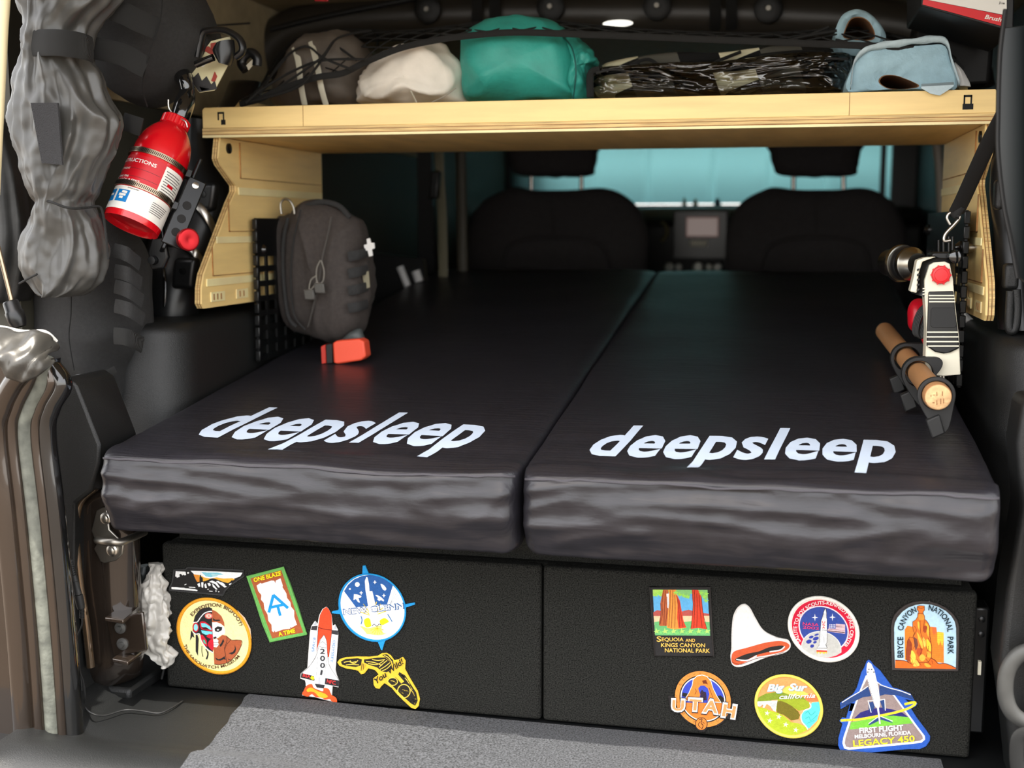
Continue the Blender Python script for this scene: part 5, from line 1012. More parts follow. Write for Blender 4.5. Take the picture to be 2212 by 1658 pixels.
# ================================================================ embroidered patches on the box front
def pmat(c):
    k = 'thread_%02x%02x%02x' % c
    return mat(k, c, .75, bump=.5, bscale=900, var=.06, vscale=300, spec=.25)
class Patch:
    def __init__(s, name, label, ox, oy, sc, outline, edge, smooth=False, th=.0022):
        s.f = lambda x, y: (ox + x / sc, oy + y / sc); s.sc = sc; s.layer = 0; s.th = th
        c = [s.f(*q) for q in outline]; cu_ = sum(a[0] for a in c) / len(c); cv_ = max(a[1] for a in c)
        s.root = thing(name, label, 'patch', tuple(P(cu_, cv_, Y=-.001)), 'patches on the carpeted box')
        s.outline = s.sm(outline) if smooth else outline
        mb = MB(); mb.prism([P(*s.f(*q), Y=-.0002) for q in s.outline], (0, -th, 0)); obj('backing', mb, pmat(edge), s.root, bevel=.0006)
        s.pic = MB(); s.mats = []; s.txt_ = MB(); s.tm = []; s.cuts = []
    def sm(s, pts, n=6): return [(v.x, v.y) for v in crom([Vector((x, y, 0)) for x, y in pts], n, True)]
    def mi(s, c, L): 
        if c not in L: L.append(c)
        return L.index(c)
    def poly(s, pts, c, smooth=False, bump=1):
        if smooth: pts = s.sm(pts)
        s.layer += bump; y = -.0002 - s.th - .000018 * s.layer
        vs_ = [P(*s.f(*q), Y=y) for q in pts]; k = len(vs_)
        tri = tessellate_polygon([[Vector((q[0], -q[1], 0)) for q in pts]])
        s.pic.add(vs_, tri, s.mi(c, s.mats)); return s
    def border(s, c, w=14, pts=None):
        pts = pts or s.outline; y = -.0002 - s.th
        q = [P(*s.f(*a), Y=y) for a in pts]; mb = MB(); mb.tube(q, w / s.sc / 2 * .00061, 8, closed=True); obj('border', mb, pmat(c), s.root, angle=80)
    def stroke(s, pts, w, c, closed=False, smooth=True, bump=1):
        v = [Vector((x, y, 0)) for x, y in pts]
        if smooth and len(pts) > 2: v = crom(v, 5, closed)
        elif closed: v = v
        n = len(v); L = []; R = []
        for i, p in enumerate(v):
            a = v[(i - 1) % n] if (closed or i) else p; b = v[(i + 1) % n] if (closed or i < n - 1) else p
            t = (b - a); t = t.normalized() if t.length else Vector((1, 0, 0)); nn = Vector((-t.y, t.x, 0)) * w / 2; L.append(p + nn); R.append(p - nn)
        s.layer += bump; y = -.0002 - s.th - .000018 * s.layer
        vs_ = [P(*s.f(q.x, q.y), Y=y) for q in L + R]; m = n if closed else n - 1
        s.pic.add(vs_, [(i, (i + 1) % n, n + (i + 1) % n, n + i) for i in range(m)], s.mi(c, s.mats)); return s
    def ell(s, cx, cy, a, b, c=None, tilt=0, n=64, a0=0, a1=360):
        pts = []
        for k in range(n + (0 if a1 - a0 >= 360 else 1)):
            t = math.radians(a0 + (a1 - a0) * k / n); x, y = math.cos(t) * a, math.sin(t) * b; r = math.radians(tilt); pts.append((cx + x * math.cos(r) - y * math.sin(r), cy + x * math.sin(r) + y * math.cos(r)))
        if c: s.poly(pts, c)
        return pts
    def text(s, t, A, B, h, c, bold=.02, shear=0):
        s.cuts.append(len(s.txt_.v)); v, f = text2d(t, bold, shear); w = v[:, 0].max(); x0 = v[:, 0].min(); d = Vector((B[0] - A[0], B[1] - A[1])); L = d.length; d /= L; nn = Vector((d.y, -d.x)); k = h / caph()
        y = -.0002 - s.th - .0016
        s.txt_.add([P(*s.f(A[0] + d.x * (x - x0) / (w - x0) * L + nn.x * yy * k, A[1] + d.y * (x - x0) / (w - x0) * L + nn.y * yy * k), Y=y) for x, yy in v], f, s.mi(c, s.tm)); return s
    def arctext(s, t, C, a, b, t0, t1, h, c, bold=.02, tilt=0, inward=False):
        """text along an ellipse from angle t0 to t1 (deg, 0 = right, -90 = top in picture space)"""
        s.cuts.append(len(s.txt_.v)); v, f = text2d(t, bold); w = v[:, 0].max(); k = h / caph(); y = -.0002 - s.th - .0016; r = math.radians(tilt); out = []
        for x, yy in v:
            q = math.radians(t0 + (t1 - t0) * x / w); sg = -1 if inward else 1
            aa, bb = a + sg * yy * k, b + sg * yy * k; X, Yy = math.cos(q) * aa, math.sin(q) * bb
            out.append(P(*s.f(C[0] + X * math.cos(r) - Yy * math.sin(r), C[1] + X * math.sin(r) + Yy * math.cos(r)), Y=y))
        s.txt_.add(out, f, s.mi(c, s.tm)); return s
    def done(s):
        if s.pic.v: obj('picture', s.pic, [pmat(c) for c in s.mats], s.root, recalc=False, smooth=False)
        cu2 = s.cuts + [len(s.txt_.v)]
        for a, b in zip(cu2[:-1], cu2[1:]):
            m = MB(); m.v = s.txt_.v[a:b]; fi = [i for i, f in enumerate(s.txt_.f) if a <= f[0] < b]; m.f = [tuple(q - a for q in s.txt_.f[i]) for i in fi]; m.m = [0] * len(fi)
            obj('lettering', m, pmat(s.tm[s.txt_.m[fi[0]]]), s.root, recalc=False, smooth=False)
K = (34, 32, 32); Wt = (246, 244, 240)
ZA = (350, 1200, 5.92); ZB = (630, 1200, 4.607); ZC = (1390, 1250, 4.737); ZD = (1560, 1260, 6.9125); ZE = (1600, 1400, 5.144); ZF = (1880, 1260, 7.536)
# --- state outline with mountains
p = Patch('state_patch', 'dark state-shaped patch with a painted mountain sunset, topmost on the left', *ZA, [(150, 180), (300, 172), (325, 148), (1050, 185), (1048, 262), (880, 375), (815, 440), (780, 505), (500, 480), (95, 440), (98, 400), (125, 345), (140, 270)], (52, 52, 52))
p.poly([(165, 190), (300, 185), (335, 160), (1040, 196), (1035, 255), (870, 368), (800, 430), (770, 490), (110, 432), (112, 400), (135, 345), (150, 280)], K)
p.poly([(365, 190), (700, 200), (1030, 215), (1000, 262), (900, 300), (850, 345), (800, 340), (650, 292), (560, 320), (480, 330), (440, 270), (400, 225)], Wt)
p.poly([(400, 235), (480, 245), (540, 275), (620, 290), (700, 275), (780, 290), (900, 285), (930, 300), (850, 350), (790, 335), (650, 292), (560, 322), (460, 335), (430, 300)], (240, 176, 60))
p.poly([(400, 235), (470, 250), (480, 330), (450, 335), (430, 300)], (224, 140, 52)); p.poly([(500, 205), (600, 215), (700, 212), (790, 235), (700, 250), (620, 275), (560, 262)], (130, 200, 216)); p.poly([(620, 225), (730, 235), (700, 262), (650, 268)], (170, 214, 220))
p.poly([(175, 196), (300, 203), (308, 245), (290, 250), (270, 240), (262, 252), (240, 228), (222, 235), (225, 270), (190, 280), (180, 262), (168, 268)], Wt); p.ell(333, 217, 13, 11, Wt, n=16)
for q in ([(450, 360), (480, 345), (490, 390), (470, 400)], [(500, 330), (530, 340), (525, 410), (505, 400)], [(540, 370), (560, 350), (575, 410), (550, 412)], [(580, 350), (612, 345), (625, 375), (600, 390)], [(600, 330), (640, 315), (700, 340), (740, 400), (720, 405), (680, 360)], [(690, 325), (720, 320), (830, 395), (800, 405)], [(640, 350), (670, 380), (710, 430), (690, 430), (650, 395)], [(740, 330), (780, 345), (810, 370), (790, 372)], [(855, 360), (890, 345), (880, 365), (860, 375)], [(120, 398), (190, 400), (300, 415), (420, 425), (455, 438), (450, 450), (120, 425)], [(180, 405), (290, 408), (280, 420), (190, 420)], [(285, 370), (310, 355), (315, 362), (290, 376)], [(340, 395), (420, 398), (430, 410), (350, 405)], [(600, 445), (650, 450), (645, 458), (605, 455)], [(680, 440), (700, 445), (690, 465)], [(715, 450), (735, 455), (725, 468)], [(575, 425), (600, 420), (590, 438)]): p.poly(q, Wt)
p.poly([(485, 245), (497, 245), (500, 270), (520, 280), (522, 330), (480, 335), (478, 280)], K); p.stroke([(440, 340), (560, 325), (650, 293), (790, 340), (850, 350), (900, 310)], 10, K)
p.border((66, 66, 66), 12); p.done()
# --- round museum patch
def skew(cx, cy, A, B, n=72, k=1.): return [(cx + k * (A[0] * math.cos(t) + B[0] * math.sin(t)), cy + k * (A[1] * math.cos(t) + B[1] * math.sin(t))) for t in [2 * math.pi * i / n for i in range(n)]]
sq = lambda k: skew(668, 1022, (474, 66), (34, 484), k=k)
p = Patch('round_museum_patch', 'round cream patch with a gold rim and a split mask and ape face', *ZA, sq(1), (232, 158, 44))
p.poly([(960, 690), (1060, 790), (1130, 930), (1145, 1060), (1100, 1000), (1040, 820)], (206, 180, 150)); p.poly(sq(.925), (252, 238, 168))
BR = (176, 92, 56); RD = (206, 34, 52); SK = (40, 38, 38)
p.poly([(400, 850), (420, 770), (470, 700), (540, 665), (600, 655), (640, 670), (640, 720), (560, 735), (500, 790), (470, 850), (420, 860)], SK)
p.poly([(395, 975), (420, 1000), (440, 1000), (480, 1010), (500, 1080), (560, 1180), (650, 1245), (655, 700), (600, 705), (540, 730), (500, 790), (470, 830), (420, 850), (390, 900)], SK)
p.poly([(370, 950), (400, 990), (415, 1050), (390, 1030), (358, 1085)], SK); p.poly([(430, 1000), (450, 1000), (470, 1060), (460, 1280), (430, 1220)], SK); p.stroke([(510, 1150), (510, 1230), (524, 1290)], 10, SK); p.stroke([(560, 1190), (585, 1250), (565, 1320)], 14, SK); p.stroke([(590, 1220), (592, 1270), (575, 1325)], 8, SK)
p.poly([(640, 685), (700, 715), (760, 770), (795, 850), (800, 905), (780, 890), (750, 865), (700, 850), (640, 850)], BR)
p.poly([(640, 850), (700, 848), (760, 875), (790, 905), (806, 960), (800, 1000), (740, 1020), (700, 1060), (650, 1060)], Wt)
p.poly([(655, 1060), (720, 1050), (770, 1010), (820, 1020), (890, 1075), (960, 1070), (1020, 1085), (1010, 1160), (970, 1240), (900, 1320), (820, 1370), (740, 1388), (668, 1385), (660, 1200)], BR)
p.stroke([(668, 1385), (740, 1390), (840, 1362), (930, 1290), (990, 1200), (1020, 1085), (890, 1075), (820, 1020)], 7, (60, 34, 26)); p.stroke([(830, 1030), (830, 1090), (800, 1180), (810, 1260), (830, 1370)], 7, (60, 34, 26)); p.stroke([(880, 1075), (830, 1130), (800, 1200)], 6, (60, 34, 26))
p.poly([(930, 1140), (948, 1190), (935, 1235), (895, 1262), (850, 1245), (905, 1228), (930, 1190)], SK); p.poly([(780, 1060), (795, 1090), (770, 1140), (745, 1165), (735, 1140), (760, 1110)], SK); p.poly([(650, 795), (680, 815), (735, 815), (745, 830), (700, 835), (655, 830)], SK); p.poly([(680, 1300), (720, 1320), (760, 1310), (800, 1280), (815, 1330), (790, 1320), (750, 1340), (700, 1335)], SK); p.poly([(835, 1290), (850, 1320), (885, 1325), (850, 1335)], SK)
p.poly([(670, 930), (710, 900), (770, 910), (765, 950), (720, 975), (680, 965)], SK); p.ell(715, 945, 14, 9, Wt, n=16); p.poly([(655, 1040), (690, 1030), (700, 1050), (660, 1060)], SK)
p.poly([(655, 1070), (700, 1060), (724, 1085), (712, 1105), (728, 1130), (700, 1170), (660, 1165)], Wt); p.stroke([(655, 1110), (715, 1105)], 6, SK); p.stroke([(660, 1140), (722, 1135)], 5, SK)
p.stroke([(395, 850), (450, 845), (490, 790), (540, 735), (600, 712), (640, 710)], 12, Wt); p.stroke([(395, 970), (430, 1000), (480, 1000), (500, 1080), (570, 1185), (655, 1240)], 12, Wt)
p.ell(597, 768, 50, 38, (222, 110, 100)); p.ell(597, 768, 36, 24, (250, 200, 180)); p.ell(600, 768, 12, 10, (222, 110, 100), n=20)
p.ell(430, 915, 40, 62, RD); p.ell(432, 915, 27, 44, (140, 214, 222)); p.poly([(485, 850), (540, 840), (600, 880), (640, 930), (640, 965), (560, 950), (500, 930)], RD, True); p.poly([(498, 860), (550, 862), (610, 900), (638, 950), (560, 930), (505, 905)], (120, 214, 230)); p.poly([(500, 950), (640, 970), (640, 1000), (560, 1010), (510, 985)], (120, 214, 230)); p.poly([(497, 915), (560, 910), (615, 945), (540, 940)], (70, 20, 26))
p.poly([(490, 1010), (520, 1010), (570, 1080), (580, 1160), (540, 1140), (500, 1070)], RD); p.poly([(520, 1070), (545, 1075), (568, 1130), (535, 1115)], (80, 180, 150)); p.poly([(570, 1030), (600, 1000), (645, 1010), (645, 1060), (600, 1050)], RD, True); p.poly([(590, 1110), (620, 1070), (655, 1080), (655, 1205), (620, 1190), (590, 1150)], RD, True)
p.arctext('EXPEDITION: BIGFOOT!', (655, 1010), 352, 362, -140, -18, 42, (96, 62, 40), tilt=0); p.arctext('THE SASQUATCH MUSEUM', (672, 1040), 410, 400, 166, 38, 36, (96, 62, 40), inward=True)
p.border((236, 160, 40), 44, sq(.965)); p.done()
# --- one blaze patch
p = Patch('trail_patch', 'tilted rectangular patch with a green rim and blue trail letters on white', *ZA, [(1085, 255), (1320, 195), (1555, 135), (1640, 340), (1745, 640), (1855, 1005), (1630, 1050), (1385, 1100), (1290, 870), (1190, 560)], (106, 172, 88))
p.poly([(1130, 288), (1525, 182), (1805, 980), (1408, 1056)], (168, 88, 52))
p.poly([(1210, 380), (1260, 345), (1275, 355), (1400, 315), (1435, 318), (1448, 350), (1455, 315), (1515, 288), (1545, 380), (1540, 400), (1590, 480), (1600, 540), (1640, 590), (1650, 650), (1690, 700), (1690, 780), (1725, 880), (1650, 920), (1640, 900), (1640, 930), (1550, 940), (1450, 975), (1440, 950), (1430, 978), (1405, 960), (1400, 880), (1360, 830), (1350, 750), (1310, 680), (1300, 600), (1265, 560), (1270, 500), (1230, 450)], Wt)
BL = (30, 148, 214)
p.stroke([(1425, 498), (1366, 725)], 38, BL, smooth=False); p.stroke([(1420, 498), (1612, 668)], 38, BL, smooth=False); p.stroke([(1388, 660), (1555, 622)], 34, BL, smooth=False); p.stroke([(1478, 640), (1512, 765)], 36, BL, smooth=False)
p.text('ONE BLAZE', (1178, 336), (1528, 244), 50, (248, 222, 30), .035); p.text('A TIME', (1492, 1028), (1706, 976), 48, (248, 222, 30), .035)
p.border((112, 180, 92), 30, [(1095, 262), (1550, 145), (1845, 1000), (1388, 1090)]); p.done()
# --- compass rocket patch
A_ = [(470 + 335 - 335, 510)]
circ = skew(805, 512, (334, 20), (25, 338), n=72)
def spike(tip, l, r): return l, tip, r
out = [] 
for i, q in enumerate(circ):
    t = 360 * i / 72
    if abs(t - 357) < 3: out += [(1135, 478), (1228, 460), (1230, 480), (1140, 510)]
    elif abs(t - 75) < 3: out += [(930, 850), (905, 935), (895, 930), (862, 850)]
    elif abs(t - 172) < 3: out += [(486, 575), (405, 565), (408, 548), (470, 535)]
    elif abs(t - 255) < 3: out += [(708, 185), (712, 95), (735, 90), (770, 170)]
    else: out.append(q)
p = Patch('compass_rocket_patch', 'round blue rimmed rocket patch with four compass points', *ZB, out, (36, 146, 210))
p.poly(skew(805, 512, (334, 20), (25, 338), k=.955), (244, 246, 246))
p.poly([(522, 352), (560, 290), (620, 235), (700, 200), (790, 188), (880, 200), (950, 240), (1008, 292), (950, 480), (660, 510), (640, 512)], (44, 92, 158))
for k in range(9): a = math.radians(200 + k * 17.5); p.stroke([(800, 600), (800 + 150 * math.cos(a), 600 + 150 * math.sin(a))], 9, (224, 196, 70), smooth=False, bump=0)
p.poly([(720, 640), (770, 620), (800, 690), (740, 710)], (244, 226, 30), True); p.poly([(880, 640), (930, 620), (970, 660), (930, 685), (880, 680)], (244, 226, 30), True)
p.poly([(640, 720), (700, 700), (760, 720), (840, 700), (920, 690), (1000, 700), (960, 760), (880, 790), (780, 780), (700, 770)], (244, 222, 120), True); p.poly([(560, 690), (640, 680), (700, 720), (760, 800), (700, 790), (620, 750)], (214, 218, 216), True); p.poly([(900, 700), (1000, 650), (1060, 680), (1000, 740), (920, 770)], (226, 226, 220), True)
for k in range(7): a = math.radians(20 + k * 23); p.stroke([(850, 715), (850 + 70 * math.cos(a), 715 + 70 * math.sin(a))], 7, (240, 206, 60), smooth=False, bump=0)
p.poly([(742, 210), (756, 215), (770, 280), (775, 350), (802, 350), (815, 400), (850, 560), (885, 690), (795, 700), (770, 560), (745, 400), (735, 350), (728, 250)], Wt)
p.stroke([(800, 700), (820, 680), (850, 700), (870, 678), (892, 690)], 6, K)
for (x, y, r) in ((653, 285, 24), (580, 330, 10)): p.ell(x, y, r, r, Wt, n=24)
for (x, y) in ((828, 262), (692, 368), (918, 395)): p.poly([(x, y - 22), (x + 6, y - 6), (x + 20, y), (x + 6, y + 6), (x, y + 22), (x - 6, y + 6), (x - 20, y), (x - 6, y - 6)], Wt)
p.poly([(885, 280), (915, 290), (942, 325), (930, 345), (905, 330)], Wt, True); p.poly([(620, 380), (660, 385), (695, 400), (690, 415), (665, 420), (680, 465), (660, 460), (640, 430), (615, 440)], Wt); p.poly([(832, 390), (850, 388), (890, 410), (920, 440), (915, 455), (890, 440), (870, 450), (850, 430), (862, 420)], Wt)
p.stroke([(690, 600), (700, 640), (690, 680)], 10, (70, 120, 170)); p.stroke([(955, 580), (980, 620), (1000, 655)], 9, (70, 120, 170))
for k in range(4): p.stroke([(1030 + 18 * k, 340 + 22 * k), (985 - 4 * k, 470 + 5 * k)], 2, (150, 160, 170), smooth=False, bump=0)
p.text('NEW GLENN', (515, 588), (1122, 526), 58, (40, 90, 150), .03); p.done_ = None
v0 = len(p.txt_.v); p.text('NEW GLENN', (522, 583), (1112, 522), 48, Wt, .006)
p.txt_.v[v0:] = [(x, y - .0004, z) for x, y, z in p.txt_.v[v0:]]
p.border((36, 150, 214), 20, skew(805, 512, (334, 20), (25, 338), k=.975)); p.done()
# --- shuttle patch
p = Patch('shuttle_patch', 'shuttle-shaped patch with an orange tank and flames, leftmost rocket patch', *ZB, [(345, 503), (372, 525), (402, 590), (412, 690), (435, 678), (465, 735), (468, 790), (440, 1120), (452, 1180), (475, 1232), (472, 1304), (412, 1292), (405, 1385), (450, 1458), (380, 1440), (300, 1420), (230, 1400), (106, 1382), (130, 1330), (150, 1285), (135, 1232), (88, 1215), (95, 1165), (160, 1108), (185, 760), (200, 695), (235, 643), (262, 672), (278, 585), (310, 525)], (214, 210, 206))
p.poly([(345, 508), (370, 530), (398, 592), (402, 735), (375, 1000), (360, 1010), (245, 1000), (262, 720), (282, 588), (312, 530)], (226, 74, 40)); p.stroke([(264, 712), (330, 730), (400, 738)], 7, (110, 30, 20)); p.stroke([(264, 712), (250, 1000)], 4, K); p.stroke([(402, 738), (368, 1000)], 4, K)
p.poly([(235, 648), (258, 680), (250, 745), (242, 990), (175, 1100), (195, 745), (205, 695)], Wt); p.poly([(435, 682), (460, 738), (462, 790), (438, 1120), (372, 1010), (400, 770), (412, 700)], Wt)
p.poly([(202, 700), (258, 695), (250, 742), (192, 738)], (56, 54, 56)); p.poly([(398, 738), (464, 742), (462, 788), (396, 776)], (56, 54, 56)); p.poly([(235, 650), (250, 672), (246, 690), (218, 690)], (180, 184, 190)); p.poly([(435, 684), (448, 708), (450, 730), (420, 724)], (180, 184, 190))
p.poly([(322, 785), (345, 830), (352, 900), (358, 990), (380, 1100), (440, 1180), (470, 1235), (400, 1260), (330, 1250), (150, 1225), (98, 1200), (98, 1168), (170, 1110), (235, 1020), (262, 900), (285, 830)], Wt)
p.stroke([(322, 785), (348, 850), (358, 990), (380, 1100), (470, 1235)], 4, K); p.stroke([(322, 785), (285, 840), (255, 960), (225, 1030), (165, 1110), (98, 1168)], 4, K); p.stroke([(275, 905), (348, 915)], 4, K); p.stroke([(285, 870), (310, 855), (345, 885)], 4, K); p.stroke([(262, 1000), (245, 1190)], 3, (120, 120, 120)); p.stroke([(355, 1000), (325, 1205)], 3, (120, 120, 120))
p.poly([(98, 1165), (220, 1195), (232, 1245), (90, 1210)], (44, 42, 44)); p.poly([(335, 1215), (472, 1240), (470, 1302), (330, 1275)], (44, 42, 44)); p.poly([(225, 1240), (245, 1200), (265, 1200), (262, 1270), (230, 1268)], (226, 226, 226), True); p.poly([(300, 1210), (325, 1215), (325, 1280), (292, 1280)], (226, 226, 226), True); p.poly([(268, 1200), (285, 1202), (280, 1330), (262, 1320)], (190, 190, 196))
p.poly([(140, 1285), (140, 1250), (225, 1275), (400, 1300), (400, 1360), (150, 1330)], Wt); p.poly([(228, 1270), (330, 1285), (320, 1320), (250, 1310)], (50, 48, 50))
p.poly([(106, 1378), (120, 1340), (150, 1290), (200, 1275), (220, 1310), (260, 1330), (310, 1345), (320, 1315), (370, 1325), (395, 1380), (440, 1410), (450, 1455), (400, 1448), (380, 1425), (330, 1430), (300, 1410), (240, 1405), (200, 1375), (160, 1400)], (226, 88, 40), True); p.poly([(150, 1330), (190, 1310), (230, 1330), (270, 1350), (330, 1370), (360, 1400), (320, 1415), (270, 1400), (230, 1360), (190, 1350), (160, 1355)], (246, 180, 44), True)
p.poly([(200, 1190), (215, 1200), (228, 1215), (218, 1235), (200, 1230), (185, 1215)], (236, 220, 40))
for i, ch in enumerate('2001'): p.text(ch, (280 + i * .5, 972 + 70 * i), (330 if ch != '1' else 300, 976 + 70 * i), 48, (52, 52, 56), .02)
p.text('SPACE', (222, 955), (240, 812), 24, (90, 140, 190), .01); p.text('ODYSSEY', (412, 838), (386, 1060), 24, (90, 140, 190), .01); p.text('BSA', (108, 1200), (182, 1218), 30, (222, 60, 60), .02); p.text('NFC.', (348, 1262), (440, 1282), 34, (222, 60, 60), .02); p.done()
# --- yellow peninsula patch
p = Patch('peninsula_patch', 'yellow and black peninsula-shaped patch right of the shuttle', *ZB, [(458, 1055), (480, 1025), (540, 1005), (650, 998), (780, 1000), (860, 990), (900, 965), (950, 962), (990, 985), (1025, 1035), (1070, 1025), (1110, 1000), (1138, 1040), (1132, 1120), (1180, 1210), (1260, 1345), (1280, 1420), (1268, 1490), (1235, 1522), (1190, 1505), (1120, 1440), (1050, 1370), (1000, 1310), (930, 1262), (900, 1290), (880, 1318), (840, 1312), (820, 1280), (815, 1215), (870, 1175), (830, 1130), (770, 1115), (730, 1165), (695, 1175), (665, 1140), (640, 1130), (540, 1115), (480, 1090)], (228, 186, 56), smooth=False)
BK = (38, 34, 28); YL = (232, 196, 80)
p.poly([(490, 1050), (540, 1025), (660, 1018), (700, 1030), (690, 1090), (640, 1105), (540, 1095), (500, 1080)], BK); p.poly([(720, 1030), (860, 1012), (930, 1010), (990, 1060), (1000, 1120), (960, 1160), (900, 1150), (850, 1110), (760, 1080), (720, 1060)], BK); p.poly([(700, 1060), (745, 1085), (705, 1150), (685, 1120)], (200, 160, 50)); p.poly([(900, 985), (950, 978), (1010, 1040), (1015, 1080), (960, 1030)], BK)
p.poly([(1070, 1155), (1130, 1190), (1240, 1360), (1255, 1440), (1230, 1490), (1190, 1470), (1090, 1380), (1020, 1310), (960, 1250), (960, 1220), (1040, 1210), (1090, 1270), (1120, 1250), (1060, 1180)], BK)
for q in ([(520, 1060), (570, 1050), (620, 1070), (660, 1040)], [(540, 1085), (600, 1080), (670, 1085)], [(580, 1040), (600, 1060), (640, 1050)], [(740, 1050), (820, 1060), (900, 1090)], [(760, 1070), (850, 1080), (920, 1040)], [(800, 1030), (860, 1040), (930, 1030)], [(880, 1130), (930, 1100), (980, 1060)], [(900, 1145), (950, 1120), (990, 1080)], [(870, 1110), (900, 1080), (950, 1040)], [(920, 990), (960, 1010), (1000, 1060)], [(1060, 1290), (1100, 1330), (1160, 1350), (1150, 1400)], [(1075, 1345), (1110, 1370), (1100, 1400)], [(1170, 1310), (1220, 1380), (1230, 1440)], [(1090, 1180), (1150, 1240), (1200, 1330)], [(980, 1240), (1020, 1250), (1040, 1280)], [(1190, 1420), (1220, 1450), (1225, 1475)], [(1180, 1450), (1210, 1430), (1240, 1425)]): p.stroke(q, 8, YL, bump=0)
p.stroke(p.ell(1117, 1345, 62, 66), 9, YL, closed=True, smooth=False); p.stroke(p.ell(1005, 1250, 48, 38), 8, YL, closed=True, smooth=False); p.stroke([(700, 1070), (690, 1145)], 5, BK); p.stroke([(712, 1075), (715, 1130)], 5, BK)
p.poly([(835, 1215), (960, 1150), (1125, 1030), (1130, 1110), (1000, 1180), (880, 1290), (840, 1290)], (228, 186, 56)); p.text('You Wild!', (848, 1272), (1125, 1062), 54, BK, .02, .3); p.done()
# --- sequoia patch
p = Patch('sequoia_patch', 'rectangular patch with red tree trunks and yellow lettering, right half top left', *ZC, [(65, 80), (680, 82), (716, 792), (115, 786)], (40, 38, 38))
p.poly([(95, 108), (655, 112), (682, 580), (118, 576)], (96, 168, 214)); p.poly([(100, 340), (140, 318), (200, 330), (300, 350), (400, 330), (460, 314), (520, 330), (600, 345), (672, 355), (674, 400), (105, 400)], (176, 82, 74)); p.poly([(104, 378), (674, 376), (676, 450), (110, 470)], (226, 192, 150)); p.poly([(110, 440), (200, 425), (400, 440), (500, 430), (676, 440), (682, 580), (118, 576)], (104, 176, 110))
p.poly([(95, 108), (280, 109), (230, 170), (170, 180), (140, 150), (110, 180), (97, 170)], (166, 206, 92)); p.poly([(300, 110), (655, 112), (660, 200), (620, 210), (600, 180), (540, 160), (480, 150), (470, 200), (420, 190), (380, 160), (330, 150)], (128, 184, 110))
OT = (222, 142, 62); RT2 = (206, 64, 40); DT = (110, 44, 30)
p.poly([(200, 110), (255, 110), (255, 250), (250, 480), (165, 480), (160, 440), (178, 350), (172, 250), (190, 160)], (176, 92, 52)); p.poly([(258, 109), (335, 110), (355, 200), (375, 300), (400, 420), (440, 500), (320, 515), (240, 500), (250, 350), (262, 250)], OT); p.poly([(335, 150), (372, 220), (390, 320), (410, 430), (438, 495), (360, 505), (345, 400), (350, 260)], RT2); p.poly([(235, 150), (262, 150), (255, 300), (240, 290)], (250, 224, 220))
p.poly([(497, 111), (560, 112), (592, 180), (606, 300), (622, 430), (650, 515), (560, 500), (485, 510), (498, 400), (508, 260), (498, 180)], RT2)
for q in ([(205, 120), (190, 250), (195, 350), (170, 460)], [(225, 120), (215, 300), (210, 470)], [(240, 180), (240, 320), (225, 480)], [(275, 115), (270, 300), (260, 490)], [(300, 115), (298, 250), (285, 500)], [(320, 160), (325, 300), (320, 500)], [(340, 170), (362, 320), (370, 490)], [(360, 210), (380, 350), (405, 490)], [(520, 115), (525, 250), (515, 500)], [(545, 150), (550, 300), (545, 495)], [(570, 160), (580, 320), (600, 500)], [(497, 112), (508, 260), (495, 420), (485, 505)], [(592, 180), (610, 350), (648, 512)], [(175, 250), (180, 350), (162, 470)]): p.stroke(q, 5, DT, bump=0)
for x, y in ((130, 160), (165, 140), (330, 140), (370, 160), (410, 170), (450, 180), (590, 140), (620, 180), (640, 150), (640, 220)): p.poly([(x - 30, y), (x - 8, y - 8), (x, y - 26), (x + 8, y - 8), (x + 32, y - 4), (x + 12, y + 8), (x + 16, y + 28), (x, y + 12), (x - 18, y + 24), (x - 10, y + 6)], (150, 206, 84), bump=0)
for k in range(13): x = 135 + 43 * k; y = 535 + 14 * (k % 2); p.poly([(x - 34, y + 4), (x - 10, y - 8), (x - 4, y - 36), (x + 6, y - 10), (x + 34, y - 14), (x + 14, y + 4), (x + 26, y + 24), (x, y + 12), (x - 22, y + 26), (x - 12, y + 6)], ((176, 222, 110), (120, 196, 110))[k % 2], bump=0)
YT = (240, 190, 90)
p.text('S', (135, 640), (182, 640), 52, YT, .015); p.text('EQUOIA', (186, 636), (410, 636), 36, YT, .015); p.text('AND', (430, 642), (528, 642), 30, YT, .015); p.text('KINGS CANYON', (180, 694), (630, 698), 38, YT, .015); p.text('NATIONAL PARK', (218, 748), (680, 754), 40, YT, .015)
p.border((50, 46, 44), 20); p.done()
